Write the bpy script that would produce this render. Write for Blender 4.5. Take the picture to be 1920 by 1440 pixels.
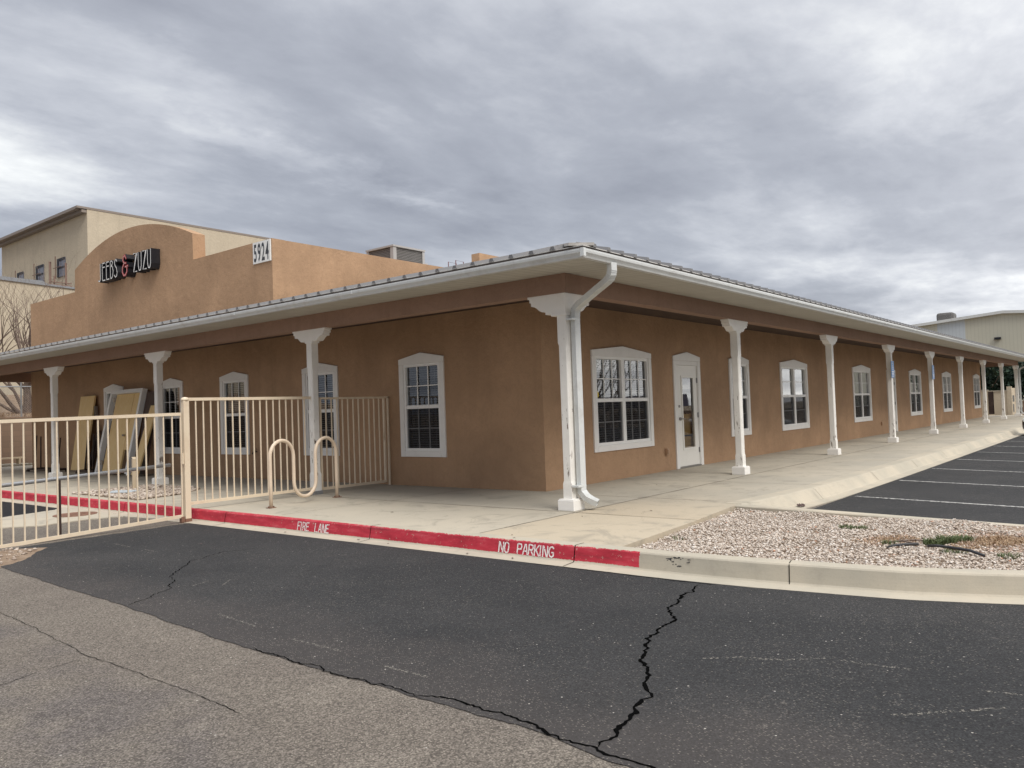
import bpy, bmesh, math, random
import numpy as np
from mathutils import Vector, Matrix, noise
random.seed(7)
R = math.radians
scene = bpy.context.scene
for o in list(bpy.data.objects): bpy.data.objects.remove(o)

# ------------------------------------------------------------------ camera
cam = bpy.data.cameras.new("camera"); camo = bpy.data.objects.new("camera", cam)
scene.collection.objects.link(camo); scene.camera = camo
yaw, pitch, roll, f = .6766, .0328, -.0351, 1497.6
C0 = Vector((-8.58, -5.973, 1.32))
fw = Vector((math.cos(yaw)*math.cos(pitch), math.sin(yaw)*math.cos(pitch), math.sin(pitch)))
r0 = fw.cross(Vector((0, 0, 1))).normalized(); u0 = r0.cross(fw)
rr = r0*math.cos(roll)+u0*math.sin(roll); uu = -r0*math.sin(roll)+u0*math.cos(roll)
camo.matrix_world = Matrix(((rr.x, uu.x, -fw.x, C0.x), (rr.y, uu.y, -fw.y, C0.y), (rr.z, uu.z, -fw.z, C0.z), (0, 0, 0, 1)))
cam.sensor_width = 36; cam.lens = 36*f/1920; cam.clip_start = .05; cam.clip_end = 3000

# ------------------------------------------------------------------ sun, sky, exposure
SUNV = Vector((-.25, -.85, 1.0)).normalized()
sun = bpy.data.lights.new("sun", 'SUN'); suno = bpy.data.objects.new("sun", sun); scene.collection.objects.link(suno)
sun.energy = 1.6; sun.angle = R(28); sun.color = (1.0, .95, .88)
suno.rotation_euler = (-SUNV).to_track_quat('-Z', 'Y').to_euler()
world = bpy.data.worlds.new("World"); scene.world = world; world.use_nodes = True
nt = world.node_tree; nt.nodes.clear()
def N(nt, t, **k):
    n = nt.nodes.new(t)
    for a, b in k.items():
        if a.startswith('i_'):
            key = a[2:]; key = int(key) if key.isdigit() else key
            n.inputs[key].default_value = b
        else: setattr(n, a, b)
    return n
def wmath(op, a=None, b=None, c=None, clamp=False):
    n = nt.nodes.new('ShaderNodeMath'); n.operation = op; n.use_clamp = clamp
    for i, v in enumerate((a, b, c)):
        if v is None: continue
        if isinstance(v, (int, float)): n.inputs[i].default_value = v
        else: nt.links.new(v, n.inputs[i])
    return n.outputs[0]
tc = N(nt, 'ShaderNodeTexCoord'); gen = tc.outputs['Generated']
sep = N(nt, 'ShaderNodeSeparateXYZ'); nt.links.new(gen, sep.inputs[0])
zz = wmath('ADD', wmath('MAXIMUM', sep.outputs[2], 0.0), .10)
cx_ = wmath('DIVIDE', sep.outputs[0], zz); cy_ = wmath('DIVIDE', sep.outputs[1], zz)
comb = N(nt, 'ShaderNodeCombineXYZ'); nt.links.new(cx_, comb.inputs[0]); nt.links.new(cy_, comb.inputs[1])
mp = N(nt, 'ShaderNodeMapping'); mp.inputs['Rotation'].default_value = (0, 0, R(-6)); mp.inputs['Scale'].default_value = (.68, .98, 1)
mp.inputs['Location'].default_value = (7.3, 2.9, 0)
nt.links.new(comb.outputs[0], mp.inputs[0])
def wnoise(scale, detail, rough, dist, off=0, src=None):
    n = N(nt, 'ShaderNodeTexNoise'); n.inputs['Scale'].default_value = scale; n.inputs['Detail'].default_value = detail
    n.inputs['Roughness'].default_value = rough; n.inputs['Distortion'].default_value = dist
    m = N(nt, 'ShaderNodeMapping'); m.inputs['Location'].default_value = (off, off*.7, off*.3); nt.links.new(src or mp.outputs[0], m.inputs[0]); nt.links.new(m.outputs[0], n.inputs[0])
    return n.outputs['Fac']
n1 = wnoise(1.0, 8, .55, .3); n2 = wnoise(3.4, 7, .58, .25, 5.3); n3 = wnoise(11, 5, .6, .2, 9.1)
nmix = wmath('ADD', wmath('ADD', wmath('MULTIPLY', n1, .68), wmath('MULTIPLY', n2, .25)), wmath('MULTIPLY', n3, .07))
# billowing edges: the big cloud shapes are placed on the cloud layer and warped by noise
w1 = wmath('MULTIPLY', wmath('SUBTRACT', wnoise(2.2, 7, .62, .2, 2.2, comb.outputs[0]), .5), .9)
w2 = wmath('MULTIPLY', wmath('SUBTRACT', wnoise(2.6, 7, .62, .2, 7.7, comb.outputs[0]), .5), .7)
qx = wmath('ADD', cx_, w1); qy = wmath('ADD', cy_, w2)
def cg(cx, cy, sx, sy, amp):
    a_ = wmath('DIVIDE', wmath('SUBTRACT', qx, cx), sx); b_ = wmath('DIVIDE', wmath('SUBTRACT', qy, cy), sy)
    e = wmath('EXPONENT', wmath('MULTIPLY', wmath('ADD', wmath('MULTIPLY', a_, a_), wmath('MULTIPLY', b_, b_)), -1.0))
    return wmath('MULTIPLY', e, amp)
def blob(d, k, amp):
    vd = N(nt, 'ShaderNodeVectorMath'); vd.operation = 'DOT_PRODUCT'; nt.links.new(gen, vd.inputs[0]); vd.inputs[1].default_value = Vector(d).normalized()
    e = wmath('EXPONENT', wmath('MULTIPLY', wmath('SUBTRACT', vd.outputs['Value'], 1.0), k))
    return wmath('MULTIPLY', e, amp)
acc = wmath('ADD', wmath('MULTIPLY', wmath('SUBTRACT', nmix, .5), 1.3), .49)
for b in [(.80, 2.62, .36, .38, .34), (.62, 2.2, .25, .2, .10), (1.2, 1.9, .75, .085, .10), (1.85, 1.90, .20, .09, .12), (1.9, .48, .30, .12, .04), (.72, 1.72, .3, .12, .08), (2.6, .62, .5, .25, -.05), (1.3, 1.45, .7, .22, -.05), (2.2, 1.0, .7, .3, -.05), (3.3, 1.9, .8, .5, .05), (5.0, 1.2, 1.6, .8, .07)]:
    acc = wmath('ADD', acc, cg(*b))
ramp = N(nt, 'ShaderNodeValToRGB'); cr = ramp.color_ramp
cols = [(.22, (.165, .178, .212)), (.36, (.208, .222, .262)), (.50, (.265, .282, .325)), (.62, (.36, .378, .42)), (.86, (.62, .64, .65))]
cr.elements[0].position = cols[0][0]; cr.elements[0].color = (*cols[0][1], 1)
cr.elements[1].position = cols[-1][0]; cr.elements[1].color = (*cols[-1][1], 1)
for p_, c_ in cols[1:-1]:
    e = cr.elements.new(p_); e.color = (*c_, 1)
nt.links.new(acc, ramp.inputs[0])
# brighter cloud overhead and a bright warm break in the cloud low behind the camera
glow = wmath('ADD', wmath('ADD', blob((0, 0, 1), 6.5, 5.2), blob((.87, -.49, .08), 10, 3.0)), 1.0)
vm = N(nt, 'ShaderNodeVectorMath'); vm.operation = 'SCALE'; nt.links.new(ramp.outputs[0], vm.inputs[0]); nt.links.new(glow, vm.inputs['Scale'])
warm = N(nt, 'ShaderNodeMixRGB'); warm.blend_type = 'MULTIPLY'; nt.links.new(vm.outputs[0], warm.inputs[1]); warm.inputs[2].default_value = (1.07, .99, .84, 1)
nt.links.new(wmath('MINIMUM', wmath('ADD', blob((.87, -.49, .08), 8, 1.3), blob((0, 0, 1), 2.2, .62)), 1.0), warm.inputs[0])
sky = N(nt, 'ShaderNodeTexSky'); sky.sky_type = 'NISHITA'; sky.sun_disc = False
sky.sun_elevation = math.asin(SUNV.z); sky.sun_rotation = math.atan2(SUNV.x, SUNV.y); sky.air_density = 1.0; sky.dust_density = 2.0
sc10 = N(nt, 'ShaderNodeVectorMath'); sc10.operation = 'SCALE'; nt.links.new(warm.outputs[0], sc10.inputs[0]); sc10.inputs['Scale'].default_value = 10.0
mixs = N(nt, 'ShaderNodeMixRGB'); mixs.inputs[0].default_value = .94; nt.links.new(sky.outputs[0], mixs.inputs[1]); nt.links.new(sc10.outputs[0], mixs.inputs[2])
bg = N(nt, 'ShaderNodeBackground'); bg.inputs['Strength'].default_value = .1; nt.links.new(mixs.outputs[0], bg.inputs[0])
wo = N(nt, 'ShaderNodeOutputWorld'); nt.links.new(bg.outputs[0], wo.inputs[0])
scene.view_settings.view_transform = 'Standard'; scene.view_settings.look = 'None'
scene.view_settings.exposure = 0.66; scene.view_settings.gamma = 1
scene.render.engine = 'CYCLES'

# ------------------------------------------------------------------ materials
MATS = {}
class M:
    """small node helper"""
    def __init__(s, name, rough=.8, metal=0, spec=.3):
        s.m = bpy.data.materials.new(name); s.m.use_nodes = True; s.nt = s.m.node_tree
        s.b = s.nt.nodes['Principled BSDF']; s.b.inputs['Roughness'].default_value = rough; s.b.inputs['Metallic'].default_value = metal
        s.b.inputs['Specular IOR Level'].default_value = spec
        g = s.nt.nodes.new('ShaderNodeNewGeometry'); s.pos = g.outputs['Position']; s.nrm = g.outputs['Normal']
        t = s.nt.nodes.new('ShaderNodeTexCoord'); s.obj = t.outputs['Object']; s.h = None
    def L(s, a, b): s.nt.links.new(a, b)
    def n(s, t): return s.nt.nodes.new(t)
    def val(s, x, inp):
        if isinstance(x, (int, float)): inp.default_value = x
        elif isinstance(x, tuple): inp.default_value = (*x, 1) if len(x) == 3 and len(inp.default_value) == 4 else x
        else: s.L(x, inp)
    def math(s, op, a, b=0.0, clamp=False, c=0.0):
        n = s.n('ShaderNodeMath'); n.operation = op; n.use_clamp = clamp; s.val(a, n.inputs[0]); s.val(b, n.inputs[1]); s.val(c, n.inputs[2]); return n.outputs[0]
    def sep(s, v=None):
        n = s.n('ShaderNodeSeparateXYZ'); s.L(v or s.pos, n.inputs[0]); return n.outputs
    def map(s, scale, v=None, loc=(0, 0, 0), rot=(0, 0, 0)):
        n = s.n('ShaderNodeMapping'); n.inputs['Scale'].default_value = scale; n.inputs['Location'].default_value = loc; n.inputs['Rotation'].default_value = rot; s.L(v or s.pos, n.inputs[0]); return n.outputs[0]
    def noise(s, scale, detail=4, rough=.55, v=None, dist=0):
        n = s.n('ShaderNodeTexNoise'); n.inputs['Scale'].default_value = scale; n.inputs['Detail'].default_value = detail
        n.inputs['Roughness'].default_value = rough; n.inputs['Distortion'].default_value = dist; s.L(v or s.pos, n.inputs[0]); return n.outputs['Fac']
    def vor(s, scale, v=None, out='Distance', feat='F1'):
        n = s.n('ShaderNodeTexVoronoi'); n.inputs['Scale'].default_value = scale; n.feature = feat; s.L(v or s.pos, n.inputs[0]); return n.outputs[out]
    def step(s, x, a, b):
        n = s.n('ShaderNodeMapRange'); n.interpolation_type = 'SMOOTHSTEP'; s.val(x, n.inputs[0]); n.inputs[1].default_value = a; n.inputs[2].default_value = b; return n.outputs[0]
    def ramp(s, x, stops):
        n = s.n('ShaderNodeValToRGB'); s.L(x, n.inputs[0]); e = n.color_ramp.elements
        e[0].position = stops[0][0]; e[0].color = (*stops[0][1], 1); e[1].position = stops[-1][0]; e[1].color = (*stops[-1][1], 1)
        for p_, c_ in stops[1:-1]: q = e.new(p_); q.color = (*c_, 1)
        return n.outputs[0]
    def mix(s, fac, a, b, mode='MIX'):
        n = s.n('ShaderNodeMixRGB'); n.blend_type = mode; s.val(fac, n.inputs[0]); s.val(a, n.inputs[1]); s.val(b, n.inputs[2]); return n.outputs[0]
    def color(s, c): s.val(c, s.b.inputs['Base Color'])
    def bump(s, h, strength=.3, dist=.01):
        n = s.n('ShaderNodeBump'); n.inputs['Strength'].default_value = strength; n.inputs['Distance'].default_value = dist; s.L(h, n.inputs['Height'])
        if s.h: s.L(s.h, n.inputs['Normal'])
        s.h = n.outputs[0]; s.L(s.h, s.b.inputs['Normal'])

def stucco(name, c, var=.10, grime=True):
    m = M(name, .92, spec=.15)
    a = tuple(x*(1-var) for x in c); b = tuple(min(1, x*(1+var)) for x in c)
    col = m.ramp(m.noise(.55, 7, .62, dist=.6), [(.33, a), (.67, b)])
    col = m.mix(m.math('MULTIPLY', m.step(m.noise(3.2, 6, .65), .52, .72), .22), col, tuple(min(1, x*1.18+.02) for x in c))
    col = m.mix(m.math('MULTIPLY', m.step(m.noise(28, 3, .6), .5, .75), .16), col, tuple(x*.72 for x in c))
    # faint vertical water streaks
    st = m.noise(1.0, 5, .6, v=m.map((3.5, 3.5, .25)))
    col = m.mix(m.math('MULTIPLY', m.step(st, .50, .72), .30), col, tuple(x*.74 for x in c))
    if grime:
        z = m.sep()[2]
        g = m.math('MULTIPLY', m.step(z, .34, .0), m.step(m.noise(2.3, 5, .6), .35, .75))
        col = m.mix(m.math('MULTIPLY', g, .35), col, (.36, .22, .14))
    tr_ = m.noise(2.4, 8, .74, dist=1.5); col = m.mix(m.math('MULTIPLY', m.step(m.math('ABSOLUTE', m.math('SUBTRACT', tr_, .5)), .02, .0), .28), col, tuple(x*.6 for x in c))
    m.color(col)
    m.bump(m.noise(70, 5, .7), .7, .008); m.bump(m.noise(7, 5, .65), .6, .03)
    return m.m
MATS['stucco'] = stucco('stucco_brown', (.435, .28, .172), .15)
MATS['stucco_sand'] = stucco('stucco_sand', (.55, .475, .36), .06, False)
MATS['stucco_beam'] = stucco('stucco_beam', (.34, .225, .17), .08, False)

def paint(name, c, rough=.5, dirt=.12, peel=0, dirtc=(.25, .2, .15)):
    m = M(name, rough, spec=.35)
    col = m.mix(m.math('MULTIPLY', m.step(m.noise(4, 6, .65), .45, .75), dirt), c, dirtc)
    col = m.mix(m.math('MULTIPLY', m.step(m.noise(40, 3, .6), .55, .8), dirt*.6), col, dirtc)
    if peel:
        v = m.map((14, 14, 2.6)); pn = m.noise(1.0, 6, .72, v=v)
        z = m.sep()[2]
        low = m.step(z, 2.1, .3)
        thr = m.math('SUBTRACT', .665, m.math('MULTIPLY', low, .07))
        k = m.math('MULTIPLY', m.math('GREATER_THAN', pn, thr), peel, True)
        wood = m.ramp(m.noise(1.0, 4, .6, v=m.map((60, 60, 3))), [(.3, (.13, .10, .08)), (.7, (.36, .31, .26))])
        col = m.mix(k, col, wood); m.bump(k, -.35, .004)
    m.color(col); m.bump(m.noise(30, 3, .5), .08, .004)
    return m.m
MATS['trim'] = paint('white_trim_paint', (.85, .83, .79), .45, .08)
MATS['column'] = paint('peeling_white_paint', (.83, .81, .76), .6, .14, 1.0)
MATS['gutter'] = paint('white_gutter_enamel', (.64, .66, .65), .30, .25)
MATS['vinyl'] = paint('white_vinyl', (.88, .87, .84), .4, .04)
MATS['door'] = paint('white_door_enamel', (.84, .82, .76), .35, .06)
MATS['fencep'] = paint('cream_fence_paint', (.75, .635, .475), .42, .18, dirtc=(.40, .20, .09))
MATS['galv'] = paint('galvanised_steel', (.33, .34, .35), .4, .3)
MATS['galv'].node_tree.nodes['Principled BSDF'].inputs['Metallic'].default_value = .5
MATS['darksteel'] = paint('dark_brown_steel', (.045, .028, .024), .5, .2)
MATS['blackm'] = paint('black_metal', (.014, .015, .020), .45, .06)
MATS['rust'] = paint('rusty_iron', (.23, .125, .085), .85, .6, dirtc=(.09, .05, .035))
MATS['redpipe'] = paint('maroon_pipe_paint', (.17, .06, .06), .5, .2)
MATS['brownpipe'] = paint('brown_pipe_paint', (.21, .13, .10), .6, .2)
MATS['roofmetal'] = paint('grey_roof_metal', (.52, .50, .47), .42, .2)
MATS['trim_gap_shade'] = paint('roof_trim_gap_shade', (.19, .155, .14), .55, .2)
MATS['blue'] = paint('blue_sign_face', (.09, .25, .55), .4, .1)
MATS['white'] = paint('plain_white_face', (.80, .79, .76), .45, .05)
MATS['darkface'] = paint('charcoal_digit', (.05, .055, .065), .5, .05)
MATS['redface'] = paint('red_letter_trim', (.45, .035, .04), .4, .05)
MATS['pink'] = paint('pale_pink_face', (.72, .48, .45), .4, .05)
MATS['yellow'] = paint('yellow_sticker', (.75, .55, .04), .5, .05)
MATS['steel'] = paint('door_hardware', (.30, .29, .28), .3, .1); MATS['steel'].node_tree.nodes['Principled BSDF'].inputs['Metallic'].default_value = .7
MATS['rubber'] = paint('black_rubber', (.02, .02, .021), .75, .1)
MATS['poly'] = paint('black_poly_pipe', (.028, .030, .036), .5, .35, dirtc=(.16, .14, .11))
MATS['outlet'] = paint('tan_outlet_cover', (.44, .28, .17), .5, .15)
MATS['carpaint'] = paint('dark_car_paint', (.03, .032, .04), .2, .05)
MATS['curtain_dark'] = paint('dark_screen', (.05, .05, .055), .8, .1)
MATS['ceil'] = paint('dark_porch_ceiling', (.085, .055, .042), .8, .2)
MATS['eave'] = paint('brown_grey_eave', (.26, .22, .19), .6, .15)
MATS['rib'] = paint('dark_grey_roof_rib', (.17, .17, .175), .45, .2)
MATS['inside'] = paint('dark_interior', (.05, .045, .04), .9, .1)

def mk_soffit():
    m = M('ribbed_soffit', .6); s = m.sep(); n = m.sep(m.nrm)
    # grooves run across the eave; which axis depends on the side of the corner
    side = m.math('GREATER_THAN', m.math('SUBTRACT', s[1], s[0]), 0.0)
    c = m.math('ADD', m.math('MULTIPLY', side, s[1]), m.math('MULTIPLY', m.math('SUBTRACT', 1.0, side), s[0]))
    fr = m.math('FRACT', m.math('MULTIPLY', c, 1/.15)); gr = m.step(m.math('ABSOLUTE', m.math('SUBTRACT', fr, .5)), .36, .49)
    fr2 = m.math('FRACT', m.math('MULTIPLY', c, 1/.40)); g2 = m.step(m.math('ABSOLUTE', m.math('SUBTRACT', fr2, .5)), .47, .495)
    col = m.mix(m.math('MULTIPLY', m.step(m.noise(1.6, 6, .65), .4, .75), .22), (.52, .50, .44), (.35, .33, .28))
    col = m.mix(m.math('MULTIPLY', gr, .42), col, (.26, .24, .20)); col = m.mix(m.math('MULTIPLY', g2, .5), col, (.2, .18, .15))
    m.color(col); m.bump(gr, -.4, .006); return m.m
MATS['soffit'] = mk_soffit()

def mk_concrete(name, base, warm, joints=True):
    m = M(name, .88, spec=.2); s = m.sep()
    big = m.noise(.45, 6, .6, dist=.5)
    col = m.mix(m.step(big, .35, .68), base, warm)
    # the two pours: the outer corner slab is yellower than the walk under the roof
    pour = m.math('MULTIPLY', m.step(s[1], -.2, -.22), m.step(s[0], 3.0, -.5))
    col = m.mix(m.math('MULTIPLY', pour, .55), col, (.50, .40, .27))
    front = m.step(s[0], -.19, -.21)
    col = m.mix(m.math('MULTIPLY', front, .30), col, (.54, .475, .365))
    st = m.noise(1.7, 8, .7, dist=1.0)
    col = m.mix(m.math('MULTIPLY', m.step(st, .50, .68), .50), col, tuple(x*.62 for x in base))
    br = m.noise(1.0, 5, .6, v=m.map((2.5, 26, 1)))
    col = m.mix(m.math('MULTIPLY', m.step(br, .45, .8), .2), col, tuple(min(1, x*1.3) for x in base))
    col = m.mix(m.math('MULTIPLY', m.step(m.noise(9, 5, .7), .60, .74), .5), col, tuple(x*.6 for x in base))
    col = m.mix(m.math('MULTIPLY', m.step(m.noise(70, 3, .6), .5, .8), .25), col, tuple(x*.6 for x in base))
    spots = m.vor(7.0, out='Distance'); sp = m.math('LESS_THAN', spots, .055)
    col = m.mix(m.math('MULTIPLY', sp, .55), col, (.16, .12, .09))
    ck = m.vor(.42, v=m.pos, out='Distance', feat='DISTANCE_TO_EDGE'); ckw = m.math('ADD', ck, m.math('MULTIPLY', m.math('SUBTRACT', m.noise(3, 6, .7), .5), .10)); kk = m.math('MULTIPLY', m.step(m.math('ABSOLUTE', ckw), .0022, .0008), m.step(m.noise(.35, 2), .5, .6)); col = m.mix(m.math('MULTIPLY', kk, .3), col, (.16, .13, .10))
    m.color(col); m.bump(m.noise(160, 3, .6), .25, .003); m.bump(m.noise(6, 4, .5), .2, .01)
    return m.m
MATS['concrete'] = mk_concrete('walk_concrete', (.385, .355, .295), (.46, .415, .335))
MATS['conc_grey'] = mk_concrete('grey_concrete', (.40, .37, .31), (.47, .42, .33))

def mk_curb(name, red):
    m = M(name, .82, spec=.25); s = m.sep()
    col = m.mix(m.step(m.noise(.9, 6, .6), .35, .7), (.42, .385, .31), (.52, .46, .36))
    col = m.mix(m.math('MULTIPLY', m.step(m.noise(8, 5, .65), .5, .8), .3), col, (.27, .235, .19))
    lines = m.noise(1.0, 4, .6, v=m.map((1, 2.5, 60)))
    col = m.mix(m.math('MULTIPLY', m.step(lines, .5, .8), .18), col, (.25, .22, .18))
    col = m.mix(m.math('MULTIPLY', m.step(m.noise(90, 3, .6), .5, .8), .22), col, (.25, .22, .18))
    if red:
        e = m.math('MULTIPLY', m.math('SUBTRACT', m.noise(11, 5, .7), .5), .05)
        fine = m.math('MULTIPLY', m.math('SUBTRACT', m.noise(60, 3, .7), .5), .03)
        e = m.math('ADD', e, fine)
        a = m.math('GREATER_THAN', m.math('ADD', s[1], m.math('MULTIPLY', e, .8)), -2.27)
        b = m.math('GREATER_THAN', m.math('ADD', s[2], m.math('MULTIPLY', e, .5)), -.139)
        # the paint wraps further over the top edge towards the gate
        topw = m.math('ADD', -2.195, m.math('MULTIPLY', m.step(s[1], .5, 4.0), .075))
        c = m.math('LESS_THAN', m.math('ADD', s[0], e), topw)
        worn = m.math('GREATER_THAN', m.noise(22, 7, .8), .37)
        k = m.math('MULTIPLY', m.math('MULTIPLY', a, b), m.math('MULTIPLY', c, worn))
        redc = m.ramp(m.noise(3.0, 6, .7, v=m.map((1, 1, 4))), [(.3, (.34, .025, .040)), (.55, (.50, .040, .062)), (.75, (.57, .10, .12))])
        redc = m.mix(m.math('MULTIPLY', m.step(m.noise(2.2, 6, .7, v=m.map((1, .6, 7))), .55, .7), .5), redc, (.19, .045, .05))
        pale = m.math('MULTIPLY', m.step(m.noise(24, 5, .7), .48, .7), m.step(s[2], -.03, .0))
        redc = m.mix(m.math('MULTIPLY', pale, .55), redc, (.55, .30, .27))
        col = m.mix(k, col, redc)
    m.color(col); m.bump(m.noise(120, 3, .6), .3, .003); m.bump(m.noise(14, 4, .6), .25, .008)
    return m.m
MATS['curb_red'] = mk_curb('painted_curb_concrete', True); MATS['curb'] = mk_curb('curb_concrete', False)

def mk_asphalt(name, base, light, agg, aggc, purple=0, scuff=.3, grain=.5):
    m = M(name, .88, spec=.22)
    col = m.mix(m.step(m.noise(.5, 7, .62, dist=.4), .35, .7), base, light)
    col = m.mix(m.math('MULTIPLY', m.step(m.noise(2.3, 7, .68), .48, .75), .30), col, tuple(x*.72 for x in base))
    if purple:
        s_ = m.sep(); west = m.step(m.math('ADD', s_[0], m.math('MULTIPLY', m.noise(1.1, 4), .9)), -5.7, -6.1)
        pk = m.math('MULTIPLY', m.step(m.noise(.9, 5, .6, v=m.map((1, 1, 1), loc=(4, 9, 0))), .40, .62), purple)
        col = m.mix(m.math('MULTIPLY', pk, west), col, (.125, .112, .112))
        col = m.mix(m.math('MULTIPLY', m.step(m.noise(3.0, 4), .55, .7), .35), col, tuple(x*1.25 for x in light))
    # packed stones: every cell its own tone, dark binder between
    vc = m.vor(105, out='Color'); vd = m.vor(105, out='Distance')
    sc = m.n('ShaderNodeSeparateXYZ'); m.L(vc, sc.inputs[0])
    tone = m.math('ADD', m.math('MULTIPLY', m.math('SUBTRACT', sc.outputs[0], .5), grain*1.5), 1.0)
    tc_ = m.n('ShaderNodeVectorMath'); tc_.operation = 'SCALE'; m.L(col, tc_.inputs[0]); m.L(tone, tc_.inputs['Scale']); col = tc_.outputs[0]
    col = m.mix(m.math('MULTIPLY', m.step(vd, .45, .75), grain), col, tuple(x*.25 for x in base))
    gn = m.noise(62, 5, .78); col = m.mix(m.math('MULTIPLY', m.step(gn, .54, .66), grain*.9), col, tuple(x*.30 for x in base))
    dens = m.step(m.noise(.8, 7, .68, v=m.map((1, 1, 1), loc=(2, 5, 0))), .42, .70)
    thr = m.math('SUBTRACT', 1.0-agg*.3, m.math('MULTIPLY', dens, agg))
    if not purple:
        ed = m.step(m.math('ADD', m.sep()[0], m.math('MULTIPLY', m.math('SUBTRACT', m.noise(1.3, 5), .5), 1.6)), -4.5, -5.5); thr = m.math('SUBTRACT', thr, m.math('MULTIPLY', ed, .16))
        col = m.mix(m.math('MULTIPLY', ed, .45), col, (.085, .074, .068))
    vc3 = m.vor(70, v=m.map((1.6, 1, 1), rot=(0, 0, R(52))), out='Color'); vd3 = m.vor(70, v=m.map((1.6, 1, 1), rot=(0, 0, R(52))), out='Distance'); s3 = m.n('ShaderNodeSeparateXYZ'); m.L(vc3, s3.inputs[0])
    k = m.math('MULTIPLY', m.math('GREATER_THAN', s3.outputs[0], thr), m.math('LESS_THAN', vd3, .36))
    col = m.mix(m.math('MULTIPLY', k, .8), col, m.mix(s3.outputs[1], tuple(x*.45 for x in aggc), aggc))
    vc2 = m.vor(30, out='Color'); vd2 = m.vor(30, out='Distance'); s2 = m.n('ShaderNodeSeparateXYZ'); m.L(vc2, s2.inputs[0])
    k2 = m.math('MULTIPLY', m.math('GREATER_THAN', s2.outputs[0], .975), m.math('LESS_THAN', vd2, .16)); col = m.mix(k2, col, (.50, .47, .42))
    # scraped patches where the sealer has rubbed off in fine curved lines
    sc3 = m.noise(1.0, 9, .78, v=m.map((9, 3.2, 1), rot=(0, 0, R(25))), dist=1.2)
    col = m.mix(m.math('MULTIPLY', m.math('MULTIPLY', m.step(sc3, .60, .70), m.step(m.noise(.55, 4), .42, .62)), scuff), col, aggc)
    m.color(col); m.bump(m.noise(130, 4, .75), .8, .008); m.bump(vd, -.5, .006); m.bump(m.noise(3, 4, .6), .3, .02)
    return m.m
MATS['asph_old'] = mk_asphalt('weathered_asphalt', (.188, .162, .136), (.222, .194, .160), .38, (.44, .39, .32), .6, .12, .55)
MATS['asph_new'] = mk_asphalt('sealed_asphalt', (.040, .0405, .0415), (.056, .055, .0545), .22, (.27, .245, .21), 0, .55, .45)
MATS['asph_black'] = mk_asphalt('black_sealer', (.020, .021, .023), (.028, .028, .030), .04, (.2, .19, .17), 0, .1, .3)
MATS['crack'] = paint('crack_gap', (.004, .004, .004), 1.0, .05, dirtc=(.02, .018, .016)); MATS['crack'].node_tree.nodes['Principled BSDF'].inputs['Specular IOR Level'].default_value = 0
MATS['joint'] = paint('joint_gap', (.13, .10, .075), .9, .3, dirtc=(.05, .04, .03))
def mk_stripe():
    m = M('worn_stripe_paint', .7); w = m.math('GREATER_THAN', m.noise(26, 6, .78), .485)
    m.color(m.mix(w, (.07, .07, .07), (.50, .49, .46))); m.bump(m.noise(150, 3), .4, .004); return m.m
MATS['stripe'] = mk_stripe()
def mk_scrape():
    m = M('scraped_asphalt', .85); out = m.nt.nodes['Material Output']; tr = m.n('ShaderNodeBsdfTransparent'); mx = m.n('ShaderNodeMixShader')
    k = m.math('GREATER_THAN', m.noise(48, 6, .8), .55); m.color((.27, .25, .215)); m.L(k, mx.inputs[0]); m.L(tr.outputs[0], mx.inputs[1]); m.L(m.b.outputs[0], mx.inputs[2]); m.L(mx.outputs[0], out.inputs[0]); return m.m
MATS['scrape'] = mk_scrape()
def mk_letters():
    m = M('stencil_paint', .6); w = m.math('GREATER_THAN', m.noise(75, 5, .75), .43)
    m.color(m.mix(w, (.50, .10, .11), (.80, .76, .73))); return m.m
MATS['stencil'] = mk_letters()
def mk_dirt(name, a, b, bump=.5):
    m = M(name, .95, spec=.1); c = m.ramp(m.noise(5, 8, .7), [(.3, a), (.7, b)])
    c = m.mix(m.math('MULTIPLY', m.step(m.noise(60, 3, .6), .5, .75), .5), c, tuple(x*.45 for x in a))
    m.color(c); m.bump(m.noise(45, 5, .7), bump, .02); return m.m
MATS['dirt'] = mk_dirt('dry_dirt', (.20, .14, .095), (.34, .26, .19)); MATS['ground'] = mk_dirt('desert_ground', (.22, .17, .12), (.30, .24, .17))
def mk_gravel():
    m = M('river_gravel', .75, spec=.25); a = m.n('ShaderNodeAttribute'); a.attribute_name = 'tone'; t = m.n('ShaderNodeSeparateXYZ'); m.L(a.outputs['Vector'], t.inputs[0])
    c = m.ramp(t.outputs[0], [(0, (.22, .175, .14)), (.2, (.40, .325, .265)), (.5, (.56, .48, .40)), (.8, (.68, .61, .53)), (1, (.80, .76, .70))])
    c = m.mix(t.outputs[1], c, (.50, .27, .17)); c = m.mix(m.math('MULTIPLY', m.noise(80, 3), .3), c, (.25, .19, .15)); m.color(c); return m.m
MATS['gravel'] = mk_gravel()
def mk_bark():
    m = M('grey_brown_bark', .9, spec=.1); c = m.ramp(m.noise(1, 5, .65, v=m.map((25, 25, 5))), [(.3, (.10, .075, .06)), (.7, (.26, .20, .165))]); m.color(c); m.bump(m.noise(1, 4, .6, v=m.map((40, 40, 8))), .5, .01); return m.m
MATS['bark'] = mk_bark()
def mk_leaf(name, a, b):
    m = M(name, .65, spec=.3); t = m.n('ShaderNodeAttribute'); t.attribute_name = 'tone'; q = m.n('ShaderNodeSeparateXYZ'); m.L(t.outputs['Vector'], q.inputs[0]); m.color(m.mix(q.outputs[0], a, b)); return m.m
MATS['leaf_dark'] = mk_leaf('dark_evergreen_leaf', (.012, .028, .020), (.05, .085, .05)); MATS['leaf_green'] = mk_leaf('bright_leaf', (.08, .13, .03), (.20, .28, .07))
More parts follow.
